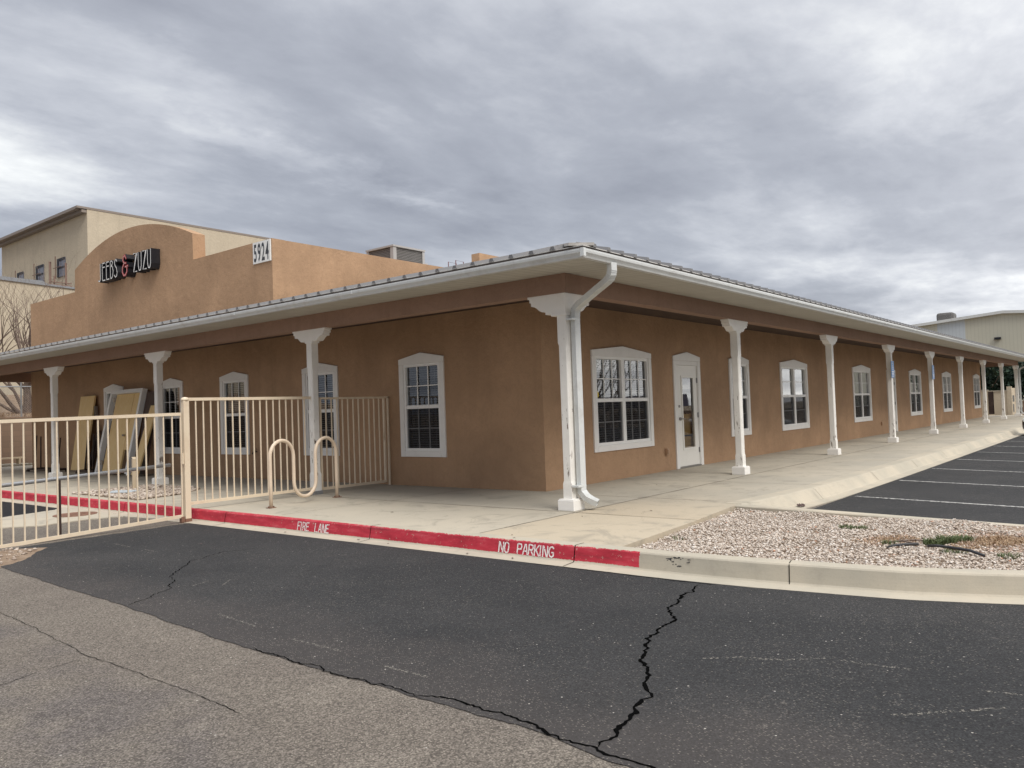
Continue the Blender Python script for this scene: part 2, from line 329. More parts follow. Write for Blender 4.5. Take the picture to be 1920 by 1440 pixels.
MATS['grass'] = mk_leaf('grass_blade', (.05, .075, .025), (.14, .17, .07)); MATS['straw'] = mk_leaf('dry_straw', (.25, .15, .085), (.48, .35, .22))
def mk_wood(name, a, b, rough=.5):
    m = M(name, rough); w = m.noise(1, 6, .62, v=m.map((30, 30, 1.6)), dist=.6); c = m.ramp(w, [(.3, a), (.7, b)])
    c = m.mix(m.math('MULTIPLY', m.step(m.noise(1.8, 4), .5, .8), .25), c, tuple(x*.7 for x in a)); m.color(c); return m.m
MATS['birch'] = mk_wood('yellow_birch_veneer', (.78, .53, .22), (.85, .64, .34)); MATS['lumber'] = mk_wood('pale_lumber', (.50, .40, .27), (.66, .55, .40), .8)
MATS['brownwood'] = mk_wood('dark_stained_wood', (.05, .03, .025), (.10, .06, .045))
MATS['amber_reflection'] = mk_wood('amber_reflection', (.62, .38, .13), (.72, .48, .20), .8)
def mk_block():
    m = M('split_block_wall', .9, spec=.1); br = m.n('ShaderNodeTexBrick'); v = m.n('ShaderNodeCombineXYZ'); s = m.sep(); m.L(m.math('ADD', s[0], s[1]), v.inputs[0]); m.L(s[2], v.inputs[1]); m.L(v.outputs[0], br.inputs[0])
    br.inputs['Scale'].default_value = 1; br.inputs['Brick Width'].default_value = .4; br.inputs['Row Height'].default_value = .2; br.inputs['Mortar Size'].default_value = .008
    br.inputs['Color1'].default_value = (.27, .185, .13, 1); br.inputs['Color2'].default_value = (.24, .165, .12, 1); br.inputs['Mortar'].default_value = (.20, .15, .11, 1)
    m.color(m.mix(m.math('MULTIPLY', m.noise(2, 5), .5), br.outputs[0], (.22, .16, .12))); m.bump(m.noise(40, 3), .3, .01); return m.m
MATS['block'] = mk_block()
def mk_siding(name, c, axis=1, w=.3):
    m = M(name, .55); s = m.sep(); fr = m.math('FRACT', m.math('MULTIPLY', s[axis], 1/w)); g = m.step(m.math('ABSOLUTE', m.math('SUBTRACT', fr, .5)), .38, .48)
    col = m.mix(m.math('MULTIPLY', m.step(m.noise(.5, 5), .4, .7), .12), c, tuple(x*.7 for x in c)); m.color(m.mix(m.math('MULTIPLY', g, .22), col, tuple(x*.5 for x in c))); m.bump(g, -.3, .02); return m.m
MATS['siding'] = mk_siding('pale_green_siding', (.53, .52, .43)); MATS['siding_white'] = mk_siding('pale_blue_siding', (.52, .57, .60))
def mk_glass(name, c, rough, spec):
    m = M(name, rough, spec=spec); m.color(c); m.b.inputs['Transmission Weight'].default_value = 0
    nt_ = m.nt; out = nt_.nodes['Material Output']; tr = m.n('ShaderNodeBsdfTransparent'); tr.inputs[0].default_value = (.80, .83, .84, 1)
    gl = m.n('ShaderNodeBsdfGlossy'); gl.inputs['Roughness'].default_value = rough; gl.inputs['Color'].default_value = (.95, .97, 1, 1)
    fr = m.n('ShaderNodeFresnel'); fr.inputs['IOR'].default_value = 1.52; mx = m.n('ShaderNodeMixShader')
    k = m.math('ADD', m.math('MULTIPLY', fr.outputs[0], spec), .03); m.L(k, mx.inputs[0]); m.L(tr.outputs[0], mx.inputs[1]); m.L(gl.outputs[0], mx.inputs[2]); m.L(mx.outputs[0], out.inputs[0])
    wv = m.noise(1.6, 2, .5); m.bump(wv, .04, .02); m.L(m.h, gl.inputs['Normal'])
    return m.m
MATS['glass'] = mk_glass('window_glass', (.02, .02, .02), .015, 1.7)
def mk_screen():
    m = M('insect_screen', .8); nt_ = m.nt; out = nt_.nodes['Material Output']; tr = m.n('ShaderNodeBsdfTransparent'); tr.inputs[0].default_value = (.62, .62, .63, 1)
    m.color((.055, .055, .06)); mx = m.n('ShaderNodeMixShader'); mx.inputs[0].default_value = .30; m.L(tr.outputs[0], mx.inputs[1]); m.L(m.b.outputs[0], mx.inputs[2]); m.L(mx.outputs[0], out.inputs[0]); return m.m
MATS['screen'] = mk_screen()
MATS['blind'] = paint('window_blind_slat', (.62, .60, .56), .6, .05); MATS['curtain'] = mk_siding('cream_curtain', (.60, .57, .49), 0, .11)
MATS['purple'] = mk_dirt('far_hills', (.20, .19, .25), (.26, .24, .30))
MATS['winglass'] = paint('dark_upper_window', (.16, .165, .20), .15, .1)
def mk_mesh():
    m = M('cooler_pad_grille', .8); s = m.sep(); a = m.math('FRACT', m.math('MULTIPLY', m.math('ADD', s[0], s[1]), 22)); b = m.math('FRACT', m.math('MULTIPLY', s[2], 22))
    k = m.math('MULTIPLY', m.math('GREATER_THAN', a, .22), m.math('GREATER_THAN', b, .22)); m.color(m.mix(k, (.26, .25, .24), (.045, .042, .04))); m.bump(k, -.5, .01); return m.m
MATS['grille'] = mk_mesh()
MATS['coolerbox'] = paint('grey_cooler_cabinet', (.40, .39, .38), .5, .2)

# ------------------------------------------------------------------ mesh helpers
COL = scene.collection
class MB:
    def __init__(s): s.v = []; s.f = []; s.mi = []; s.cur = 0
    def add(s, vs, fs):
        o = len(s.v); s.v += [tuple(v) for v in vs]; s.f += [tuple(i+o for i in q) for q in fs]; s.mi += [s.cur]*len(fs); return s
    def box(s, x0, x1, y0, y1, z0, z1, m=None):
        vs = [(x, y, z) for z in (z0, z1) for x, y in ((x0, y0), (x1, y0), (x1, y1), (x0, y1))]
        if m: vs = [m @ Vector(v) for v in vs]
        return s.add(vs, [(3, 2, 1, 0), (4, 5, 6, 7), (0, 1, 5, 4), (1, 2, 6, 5), (2, 3, 7, 6), (3, 0, 4, 7)])
    def prism(s, poly, fn0, fn1):
        """poly: list of 2D points; fn0/fn1 map each to the two end points"""
        n = len(poly); vs = [fn0(*p) for p in poly]+[fn1(*p) for p in poly]
        return s.add(vs, [tuple(range(n-1, -1, -1)), tuple(range(n, 2*n))]+[(i, (i+1) % n, n+(i+1) % n, n+i) for i in range(n)])
    def loft(s, rings, closed=True, caps=True):
        n = len(rings[0]); vs = [p for r in rings for p in r]; fs = []
        for k in range(len(rings)-1):
            for i in range(n if closed else n-1):
                j = (i+1) % n; fs.append((k*n+i, k*n+j, (k+1)*n+j, (k+1)*n+i))
        if caps and closed: fs += [tuple(range(n-1, -1, -1)), tuple(range((len(rings)-1)*n, len(rings)*n))]
        return s.add(vs, fs)
    def tube(s, pts, r, seg=8, caps=True):
        pts = [Vector(p) for p in pts]; rs = r if isinstance(r, (list, tuple)) else [r]*len(pts); rings = []
        up = None
        for i, p in enumerate(pts):
            d = (pts[min(i+1, len(pts)-1)]-pts[max(i-1, 0)]).normalized()
            if up is None: up = Vector((0, 0, 1)) if abs(d.z) < .9 else Vector((1, 0, 0))
            a = d.cross(up).normalized(); b = a.cross(d).normalized(); up = b
            rings.append([p+a*math.cos(t)*rs[i]+b*math.sin(t)*rs[i] for t in [2*math.pi*k/seg for k in range(seg)]])
        return s.loft(rings, True, caps)
    def beam(s, a, b, w, h, up=(0, 0, 1)):
        a = Vector(a); b = Vector(b); d = (b-a).normalized(); u = Vector(up); sd = d.cross(u).normalized(); u = sd.cross(d).normalized()
        r = lambda p: [p-sd*w/2-u*h/2, p+sd*w/2-u*h/2, p+sd*w/2+u*h/2, p-sd*w/2+u*h/2]
        return s.loft([r(a), r(b)])
    def build(s, name, mat, parent=None, smooth=False, bevel=0, kind=None, label=None):
        me = bpy.data.meshes.new(name); me.from_pydata([tuple(v) for v in s.v], [], s.f)
        mats = mat if isinstance(mat, (list, tuple)) else [mat]
        for q in mats: me.materials.append(MATS[q])
        if len(mats) > 1: me.polygons.foreach_set('material_index', s.mi)
        bm = bmesh.new(); bm.from_mesh(me); bmesh.ops.recalc_face_normals(bm, faces=bm.faces); bm.to_mesh(me); bm.free()
        if smooth: me.polygons.foreach_set('use_smooth', [True]*len(me.polygons))
        me.update(); o = bpy.data.objects.new(name, me); COL.objects.link(o)
        if parent: o.parent = parent; o.matrix_parent_inverse = Matrix.Translation(-parent.location) if False else Matrix()
        if bevel:
            b = o.modifiers.new('bevel', 'BEVEL'); b.width = bevel; b.segments = 2; b.limit_method = 'ANGLE'; b.angle_limit = R(40)
        if kind: o['kind'] = kind
        if label: o['label'] = label
        return o
def thing(name, label, cat, loc=(0, 0, 0), rz=0, group=None):
    o = bpy.data.objects.new(name, None); COL.objects.link(o); o.location = loc; o.rotation_euler = (0, 0, rz); o.empty_display_size = .2
    o['label'] = label; o['category'] = cat
    if group: o['group'] = group
    return o
def tag(o, label, cat, group=None, kind=None):
    o['label'] = label; o['category'] = cat
    if group: o['group'] = group
    if kind: o['kind'] = kind
    return o
def struct(o, label=None):
    o['kind'] = 'structure'
    if label: o['label'] = label
    return o
def dup(src, loc=None, rz=None, label=None):
    r = src.copy(); COL.objects.link(r)
    if loc is not None: r.location = loc
    if rz is not None: r.rotation_euler = (0, 0, rz)
    if label: r['label'] = label
    for ch in [c for c in bpy.data.objects if c.parent == src]:
        c = ch.copy(); COL.objects.link(c); c.parent = r
        for g in [q for q in bpy.data.objects if q.parent == ch]:
            d = g.copy(); COL.objects.link(d); d.parent = c
    return r
def sm(a, b, x):
    t = min(1, max(0, (x-a)/(b-a))); return t*t*(3-2*t)

# ------------------------------------------------------------------ the ground
def zr(x, y): return -.172-.028*min(max(-2.2-y, 0), 7)*sm(1.0, 4.0, x)
def grid(x0, x1, y0, y1, dx, dy, dz, jitter=None):
    nx = max(1, round((x1-x0)/dx)); ny = max(1, round((y1-y0)/dy)); mb = MB(); vs = []
    for j in range(ny+1):
        for i in range(nx+1):
            x = x0+(x1-x0)*i/nx; y = y0+(y1-y0)*j/ny; vs.append((x, y, zr(x, y)+dz))
    fs = [(j*(nx+1)+i, j*(nx+1)+i+1, (j+1)*(nx+1)+i+1, (j+1)*(nx+1)+i) for j in range(ny) for i in range(nx)]
    return mb.add(vs, fs)
g = MB(); g.add([(-900, -900, -.55), (900, -900, -.55), (900, 900, -.55), (-900, 900, -.55)], [(0, 1, 2, 3)])
struct(g.build('ground', 'ground'), 'bare tan desert ground reaching the horizon')
struct(grid(-60, 46, -60.2, 60, 1.0, .5, 0).build('road', 'asph_old'), 'weathered light grey asphalt drive in the foreground')
struct(grid(1.3, 46, -40, -2.27, 1.0, .35, .005).build('parking_lot', 'asph_new'), 'dark sealed asphalt of the parking lot with white stripes')
def ragged(pts, step=.12, amp=.03, closed=False, seed=0):
    out = []; n = len(pts)
    for i in range(n if closed else n-1):
        a = Vector(pts[i]); b = Vector(pts[(i+1) % n]); L = (b-a).length; k = max(1, int(L/step)); nrm = Vector((-(b-a).y, (b-a).x)).normalized()
        for q in range(k):
            p = a+(b-a)*q/k; s_ = noise.noise(Vector((p.x*3.1+seed, p.y*3.1, seed)))*amp*1.6+noise.noise(Vector((p.x*11+seed, p.y*11, 3)))*amp
            out.append(tuple(p+nrm*s_) if q else tuple(p))
    if not closed: out.append(tuple(pts[-1]))
    return out
seal_left = ragged([(-5.25, 5.05), (-5.34, 3.76), (-5.42, 1.94), (-5.46, .72), (-5.58, -.85), (-5.6, -1.5), (-5.61, -2.5), (-5.62, -3.5), (-5.70, -4.3), (-5.75, -7), (-5.8, -14), (-5.8, -30)], .035, .014, seed=2)
seal_top = ragged([(-2.38, 5.15), (-3.2, 5.15), (-4.0, 5.12), (-5.25, 5.05)], .1, .05, seed=5)
poly = [(-2.38, -3.4), (-2.40, 0), (-2.38, 5.15)] + seal_top[1:-1] + seal_left + [(1.0, -30), (1.0, -7.3), (-.5, -7.2), (-1.3, -6.5), (-1.75, -5.5), (-2.05, -4.6)]
mb = MB(); mb.add([(x, y, zr(x, y)+.004 if x < -1.7 else zr(x, y)+.004) for x, y in poly], [tuple(range(len(poly)))])
struct(mb.build('asphalt_overlay', 'asph_new'), 'dark grey sealed asphalt strip beside the red curb')
mb = MB(); pl = ragged([(-2.42, 8.9), (-2.62, 9.25), (-3.6, 9.0), (-4.6, 8.7), (-5.2, 9.5), (-5, 30), (-2.42, 30)], .2, .04, True, 8)
mb.add([(x, y, -.167) for x, y in pl], [tuple(range(len(pl)))]); struct(mb.build('black_patch', 'asph_black'), 'fresh black asphalt patch behind the gate')
mb = MB(); pl = ragged([(-2.42, 5.9), (-2.5, 7.0), (-2.95, 7.2), (-3.65, 7.1), (-4.6, 7.9), (-4.7, 8.55), (-3.6, 8.98), (-2.62, 9.3), (-2.42, 9.6)], .2, .02, True, 9)
mb.prism(pl, lambda x, y: (x, y, -.21), lambda x, y: (x, y, -.158)); struct(mb.build('concrete_apron', 'conc_grey'), 'pale concrete apron around the round manhole cover behind the gate')
# manhole
mh = MB(); mh.loft([[(-2.78+r_*math.cos(t), 8.08+r_*math.sin(t), z_) for t in [2*math.pi*k/36 for k in range(36)]] for r_, z_ in ((.33, -.16), (.33, -.148), (.30, -.146), (.28, -.149))])
for k in range(6): mh.box(-2.98+k*.075, -2.955+k*.075, 7.9, 8.26, -.1495, -.144)
tag(mh.build('manhole_cover', 'rust'), 'round rusty manhole cover in the concrete apron behind the gate', 'manhole cover')
# dirt patch at the gate's left end
mb = MB(); pl = ragged([(-4.45, 4.75), (-4.72, 4.42), (-5.15, 3.85), (-5.9, 3.3), (-7.5, 3.4), (-7.8, 5.6), (-5.4, 5.3), (-4.7, 4.95)], .12, .06, True, 12)
n_ = len(pl); cxy = (-5.6, 4.4); vs = [(x, y, -.170) for x, y in pl]+[((x*.75+cxy[0]*.25), (y*.75+cxy[1]*.25), -.150+random.uniform(-.01, .012)) for x, y in pl]+[(*cxy, -.145)]
mb.add(vs, [(i, (i+1) % n_, n_+(i+1) % n_, n_+i) for i in range(n_)]+[(n_+i, n_+(i+1) % n_, 2*n_) for i in range(n_)])
struct(mb.build('dirt_patch', 'dirt', smooth=True), 'crumbled dirt and broken asphalt under the left end of the gate')

# curb sweep along a path, profile (u outward, z)
def sweep(mb, path, prof, zoff=lambda i, p: 0, close=True):
    rings = []
    for i, p in enumerate(path):
        a = Vector(path[max(i-1, 0)]); b = Vector(path[min(i+1, len(path)-1)]); d = (b-a).normalized(); nr = Vector((d.y, -d.x))
        zo = zoff(i, p); rings.append([(p[0]+nr.x*u, p[1]+nr.y*u, z+zo) for u, z in prof])
    return mb.loft(rings, True, True)
def smooth_path(ctrl, n=6):
    out = []
    for i in range(len(ctrl)-1):
        p0, p1, p2, p3 = [Vector(ctrl[max(0, min(len(ctrl)-1, i+k))]) for k in (-1, 0, 1, 2)]
        for t in [q/n for q in range(n)]: out.append(tuple(.5*((2*p1)+(-p0+p2)*t+(2*p0-5*p1+4*p2-p3)*t*t+(-p0+3*p1-3*p2+p3)*t**3)))
    out.append(tuple(ctrl[-1])); return out
cpath = [(-2.20, 30), (-2.20, 20), (-2.20, 10)]+[(-2.20, y) for y in (5, 2, 0, -1, -1.6)]+smooth_path([(-2.20, -2.0), (-2.205, -2.4), (-2.195, -2.8), (-2.16, -3.3), (-2.12, -3.6), (-2.03, -4.23), (-1.965, -4.53), (-1.73, -5.18), (-1.36, -5.9), (-.85, -6.45), (-.2, -6.8), (.45, -6.85), (.95, -6.6), (1.22, -6.1)], 4)
# path runs towards -y: outward (street side) is -x => nr=(d.y,-d.x)=(-1,0)
prof = [(-.155, .0), (-.02, .0), (-.006, -.004), (.004, -.016), (.030, -.145), (.040, -.158), (.215, -.166), (.215, -.30), (-.155, -.30)]
def czo(i, p): return -.11*sm(.0, 1.25, p[0]) if p[1] < -5 else 0
curb = sweep(MB(), cpath, prof, czo).build('curb', 'curb_red'); struct(curb, 'concrete kerb painted red along the fire lane and bare around the gravel bed')
jt = MB()
for y in (25.8, 22.75, 19.7, 16.65, 13.6, 10.6, 7.55, 4.5, 1.38, -1.56):
    vs = [(-2.05, -.0), (-2.18, 0), (-2.20, -.004), (-2.204, -.016), (-2.23, -.145), (-2.24, -.156), (-2.41, -.1645)]
    w = .0045; off = .0022
    P_ = [(x-(off if i > 1 else 0), z+(off if i < 3 or i > 4 else 0)) for i, (x, z) in enumerate(vs)]
    jt.add([(x, y-w, z) for x, z in P_]+[(x, y+w, z) for x, z in P_], [(i, i+1, len(P_)+i+1, len(P_)+i) for i in range(len(P_)-1)])
for x, y, dx, dy in ((-2.12, -3.6, -.97, -.22),):
    nr = Vector((dx, dy)).normalized(); tg = Vector((-nr.y, nr.x))
    P_ = [(-.15, .002), (-.02, .002), (.008, -.014), (.034, -.143), (.04, -.1555), (.05, -.156)]
    jt.add([(x+nr.x*u-tg.x*.0035, y+nr.y*u-tg.y*.0035, z) for u, z in P_]+[(x+nr.x*u+tg.x*.0035, y+nr.y*u+tg.y*.0035, z) for u, z in P_], [(i, i+1, 6+i+1, 6+i) for i in range(5)])
jt.build('kerb_joint', 'crack', curb)

# stencilled letters on the kerb face
GL = {'F': [[(0, 0), (0, 1), (.8, 1)], [(.12, .52), (.6, .52)]], 'I': [[(.0, 0), (.0, 1)]], 'R': [[(0, 0), (0, 1)], [(.16, 1), (.7, .95), (.75, .7), (.6, .52), (.16, .5)], [(.4, .44), (.8, 0)]],
      'E': [[(0, 0), (0, 1)], [(.16, 1), (.75, 1)], [(.16, .52), (.6, .52)], [(.16, 0), (.78, 0)]], 'L': [[(0, 1), (0, 0), (.75, 0)]], 'A': [[(0, 0), (.35, 1)], [(.5, .98), (.8, 0)], [(.3, .32), (.6, .32)]],
      'N': [[(0, 0), (0, 1)], [(.14, .95), (.66, .05)], [(.8, 0), (.8, 1)]], 'O': [[(.32, 1), (.1, .9), (0, .5), (.1, .1), (.32, 0)], [(.48, 0), (.7, .1), (.8, .5), (.7, .9), (.48, 1)]],
      'P': [[(0, 0), (0, 1)], [(.16, 1), (.7, .95), (.78, .72), (.65, .5), (.16, .46)]], 'K': [[(0, 0), (0, 1)], [(.75, 1), (.16, .48)], [(.3, .5), (.8, 0)]],
      'G': [[(.8, .85), (.55, 1), (.2, .92), (.02, .6), (.02, .4), (.2, .08), (.5, 0), (.8, .15), (.8, .45), (.5, .45)]]}
def ribbon(mb, pts, w, fn, d=0.0):
    """flat ribbon of width w along 2D pts; fn(u,v,depth) -> 3D. With d it becomes a solid of depth d"""
    P_ = [Vector(p) for p in pts]; L_, R_ = [], []
    for i, p in enumerate(P_):
        a = P_[max(i-1, 0)]; b = P_[min(i+1, len(P_)-1)]
        t = (b-a).normalized(); n_ = Vector((-t.y, t.x))
        if 0 < i < len(P_)-1:
            t1 = (p-a).normalized(); c = max(.45, abs(t.dot(t1))); k = 1/c
        else: k = 1; p = p+t*(w*.35 if i else -w*.35)
        L_.append(p+n_*w/2*k); R_.append(p-n_*w/2*k)
    if not d:
        vs = [fn(q.x, q.y, 0) for q in L_]+[fn(q.x, q.y, 0) for q in R_]; n = len(L_)
        mb.add(vs, [(i, i+1, n+i+1, n+i) for i in range(n-1)])
    else:
        rings = [[fn(l.x, l.y, 0), fn(r.x, r.y, 0), fn(r.x, r.y, d), fn(l.x, l.y, d)] for l, r in zip(L_, R_)]
        mb.loft(rings)
def face_pt(y, t):     # t 0 at the top of the kerb face, 1 at its foot
    return (-2.204-.026*t-.0035, y, -.016-.129*t)
def stencil(text, y0, cw, gap, parent):
    y = y0
    for ch in text:
        if ch == ' ': y -= gap*1.4+cw*.35; continue
        mb = MB(); wd = cw if ch != 'I' else cw*.25
        for st in GL[ch]:
            jit = [(a+random.uniform(-.02, .02), b+random.uniform(-.015, .015)) for a, b in st]
            ribbon(mb, [(a*cw, b*.098) for a, b in jit], .0145, lambda u, v, dd, y=y: face_pt(y-u, 1-(v+.012)/.129))
        mb.build('painted_letter', 'stencil', parent); y -= wd*.8+gap*.32
stencil('FIRE LANE', 2.79, .068, .060, curb); stencil('NO PARKING', -.62, .070, .052, curb)
# dark scuffs on the kerb
sc = MB()
for k in range(34):
    a = random.random(); y = -2.52-.2*a+random.uniform(-.05, .05); t = abs(random.gauss(0, .22))+(.1 if a < .4 else 0)
    if t > .75: continue
    w = random.uniform(.006, .03)
    sc.add([face_pt(y, t), face_pt(y-w, t-.02), face_pt(y-w-.004, t+.02), face_pt(y-.004, t+.045)], [(0, 1, 2, 3)])
sc.build('tyre_scuff', 'poly', curb)

# divider curb between gravel bed and lot
dp = [(1.28, -1.70), (1.28, -2.3), (1.28, -3), (1.275, -4), (1.27, -5), (1.25, -6.2)]
# path runs -y: outward = -x
struct(sweep(MB(), dp, [(-.075, 0), (.075, 0), (.085, -.012), (.085, -.4), (-.085, -.4), (-.085, -.012)], lambda i, p: -.024*max(0, -1.9-p[1])).build('divider_curb', 'curb'), 'narrow concrete kerb between the gravel bed and the parking lot')
# walkway
pw = [(-2.045, 30), (-2.045, -1.99), (-.3, -1.87), (1.36, -1.695), (2.0, -1.76), (3.0, -1.86), (4.5, -1.92), (8, -1.95), (46.5, -1.95), (46.5, 3.2), (3.2, 3.2), (3.2, 30)]
mb = MB(); mb.prism(pw, lambda x, y: (x, y, -.3), lambda x, y: (x, y, -.001)); walk = mb.build('walkway', 'concrete'); struct(walk, 'pale concrete walkway around the building')
jm = MB()
def strip(a, b, w=.014, z=.0025, jit=.004):
    a = Vector(a); b = Vector(b); d = (b-a).normalized(); n_ = Vector((-d.y, d.x)); k = max(2, int((b-a).length/.25)); L_, R_ = [], []
    for i in range(k+1):
        p = a+(b-a)*i/k; o = n_*random.uniform(-jit, jit); ww = w*random.uniform(.6, 1.3)/2
        L_.append((*(p+o+n_*ww), z)); R_.append((*(p+o-n_*ww), z))
    jm.add(L_+R_, [(i, i+1, k+1+i+1, k+1+i) for i in range(k)])
strip((-.2, -1.86), (-.2, 29)); strip((-2.04, -.2), (46, -.2))
for x in (1.55, 4.05, 6.8, 9.5, 12.2, 14.9, 17.6, 20.3, 23, 25.7, 28.4, 31.1, 33.8, 36.5, 39.2, 42): strip((x, -1.9), (x, 1.66), .011)
for y in (3.2, 6.2, 9.3, 12.4, 15.5, 18.6, 21.7): strip((-.2, y), (1.7, y), .011); strip((-2.03, y+.2), (-.2, y+.1), .011)
jm.build('slab_joint', 'joint', walk)
# rolled kerb + pan along the lot
lp = smooth_path([(1.37, -1.72), (2.0, -1.77), (3.0, -1.87), (4.5, -1.93), (8, -1.96)], 5)+[(15, -1.96), (30, -1.96), (46.5, -1.96)]
# path runs +x: nr=(d.y,-d.x)=(0,-1)  outward = -y
lip = sweep(MB(), lp, [(-.22, .0015), (0, .0015), (.03, -.01), (.14, -.145), (.16, -.155), (.34, -.162), (.34, -.35), (-.22, -.35)]).build('rolled_kerb', 'curb'); struct(lip, 'sloping concrete kerb and gutter pan between the walkway and the parking lot')
lj = MB()
for x in (3.45, 6.5, 9.5, 12.5, 15.6, 18.6, 21.7, 24.7, 27.8):
    lj.add([(x-.006, -1.96, .004), (x+.006, -1.96, .004), (x+.006, -1.992, -.008), (x-.006, -1.992, -.008), (x-.006, -2.103, -.143), (x+.006, -2.103, -.143)], [(0, 1, 2, 3), (3, 2, 5, 4)])
lj.build('kerb_joint', 'joint', lip)
# stall stripes
ps = MB()
for k in range(15):
    x = 4.15+2.68*k; L_, R_ = [], []
    for i in range(14):
        y = -2.36-i*.4; L_.append((x-.045, y, zr(x, y)+.010)); R_.append((x+.045, y, zr(x, y)+.010))
    ps.add(L_+R_, [(i, i+1, 14+i+1, 14+i) for i in range(13)])
struct(ps.build('stall_markings', 'stripe'), 'worn white parking stall stripes on the dark lot')
# cracks in the asphalt
def crack(pts, w, name, label, z=-.166, amp=.045, seed=1, mat='crack'):
    random.seed(seed); P_ = [Vector(p) for p in pts]; fine = []
    for i in range(len(P_)-1):
        k = max(2, int((P_[i+1]-P_[i]).length/.022))
        for q in range(k): fine.append(P_[i]+(P_[i+1]-P_[i])*q/k)
    fine.append(P_[-1]); L_, R_ = [], []; n = len(fine)
    for i, p in enumerate(fine):
        d = (fine[min(i+1, n-1)]-fine[max(i-1, 0)]).normalized(); nn = Vector((-d.y, d.x)); e = min(1, i/3, (n-1-i)/3)
        o = (noise.noise(Vector((p.x*6, p.y*6, seed)))*amp+noise.noise(Vector((p.x*22, p.y*22, seed)))*amp*.6+noise.noise(Vector((p.x*55, p.y*55, seed)))*amp*.25)*e
        ww = w*(.35+.9*abs(noise.noise(Vector((p.x*9, p.y*9, seed+7))))+.35*random.random())*max(.15, e)/2
        L_.append((*(p+nn*(o+ww)), z)); R_.append((*(p+nn*(o-ww)), z))
    mb = MB(); mb.add(L_+R_, [(i, i+1, n+i+1, n+i) for i in range(n-1)]); return struct(mb.build(name, mat), label)
crack([(-2.5, -2.98), (-3.35, -3.15), (-3.54, -3.31), (-4.03, -3.36), (-4.52, -3.61), (-4.74, -3.75), (-4.96, -3.88), (-5.25, -3.95), (-5.61, -4.0)], .027, 'asphalt_crack', 'long jagged black crack running from the kerb across the dark asphalt', seed=3)
crack([(-5.60, -2.85), (-5.52, -3.05), (-5.56, -3.45), (-5.63, -3.95), (-5.66, -4.3), (-5.72, -5.2), (-5.7, -8)], .022, 'asphalt_crack', 'black crack along the edge where dark asphalt meets the old grey asphalt', seed=4)
crack([(-5.57, -1.3), (-5.6, -2.2), (-5.61, -2.9)], .012, 'asphalt_crack', 'thin crack along the lower edge of the dark asphalt', seed=9)
crack([(-5.45, .65), (-4.9, 1.0), (-4.55, 1.6), (-4.1, 2.1), (-3.6, 2.3), (-3.2, 2.2)], .012, 'asphalt_crack', 'fine crack in the dark asphalt in front of the gate', seed=6)
crack([(-2.42, -1.2), (-2.44, -2.3), (-2.45, -2.75), (-2.43, -3.1)], .018, 'kerb_gap', 'dark gap between the kerb pan and the asphalt', seed=7, amp=.02)
crack([(-6.12, 1.6), (-6.17, .64), (-6.27, -.53), (-6.26, -.94), (-6.25, -1.62), (-6.28, -2.3)], .0055, 'asphalt_crack', 'faint crack across the old grey asphalt at the left', seed=11, z=-.168, amp=.014)
crack([(-6.29, -.57), (-6.57, -.60), (-6.82, -.68), (-7.1, -.7)], .006, 'asphalt_crack', 'short faint side crack in the old grey asphalt', seed=12, z=-.168, amp=.012)

sm_ = MB()
for l in [[(-4.24, -3.85), (-4.1, -4.02), (-4.04, -4.22), (-3.87, -4.42)], [(-4.55, -4.95), (-4.4, -5.11), (-4.18, -5.35)], [(-3.86, -4.52), (-3.85, -4.72), (-3.82, -4.85)], [(-3.98, -5.25), (-3.94, -5.4)], [(-4.76, .88), (-4.56, .96)], [(-4.58, .67), (-4.42, .83)],
          [(-5.2, -.29), (-5.22, -.5), (-5.25, -.86)], [(-5.31, -1.39), (-5.31, -1.89)], [(-5.36, -2.34), (-5.36, -2.7)], [(-3.92, 4.2), (-3.95, 3.75)], [(-3.96, 3.38), (-3.96, 3.07)]]:
    ribbon(sm_, l, .026, lambda u, v, d: (u, v, -.1655))
struct(sm_.build('scrape_marks', 'scrape'), 'pale scrape marks on the dark asphalt')
# gravel bed ------------------------------------------------------------
gb = MB(); gp = [(-2.06, -2.0), (1.2, -1.70), (1.2, -6.3), (.6, -6.7), (-.2, -6.66), (-.85, -6.35), (-1.3, -5.8), (-1.62, -5.15), (-1.86, -4.5), (-1.96, -4.1), (-2.03, -3.5), (-2.07, -2.9)]
gb.add([(x, y, -.068) for x, y in gp], [tuple(range(len(gp)))]); struct(gb.build('gravel_bed', 'dirt'), 'bare soil under the gravel between the two kerbs')
def inside(p, poly):
    x, y = p; c = False; n = len(poly)
    for i in range(n):
        x1, y1 = poly[i]; x2, y2 = poly[(i+1) % n]
        if (y1 > y) != (y2 > y) and x < (x2-x1)*(y-y1)/(y2-y1)+x1: c = not c
    return c
ICO_V, ICO_F = None, None
def ico():
    global ICO_V, ICO_F
    if ICO_V is None:
        bm = bmesh.new(); bmesh.ops.create_icosphere(bm, subdivisions=1, radius=1); bm.verts.ensure_lookup_table()
        ICO_V = np.array([v.co[:] for v in bm.verts]); ICO_F = np.array([[v.index for v in f_.verts] for f_ in bm.faces]); bm.free()
    return ICO_V, ICO_F
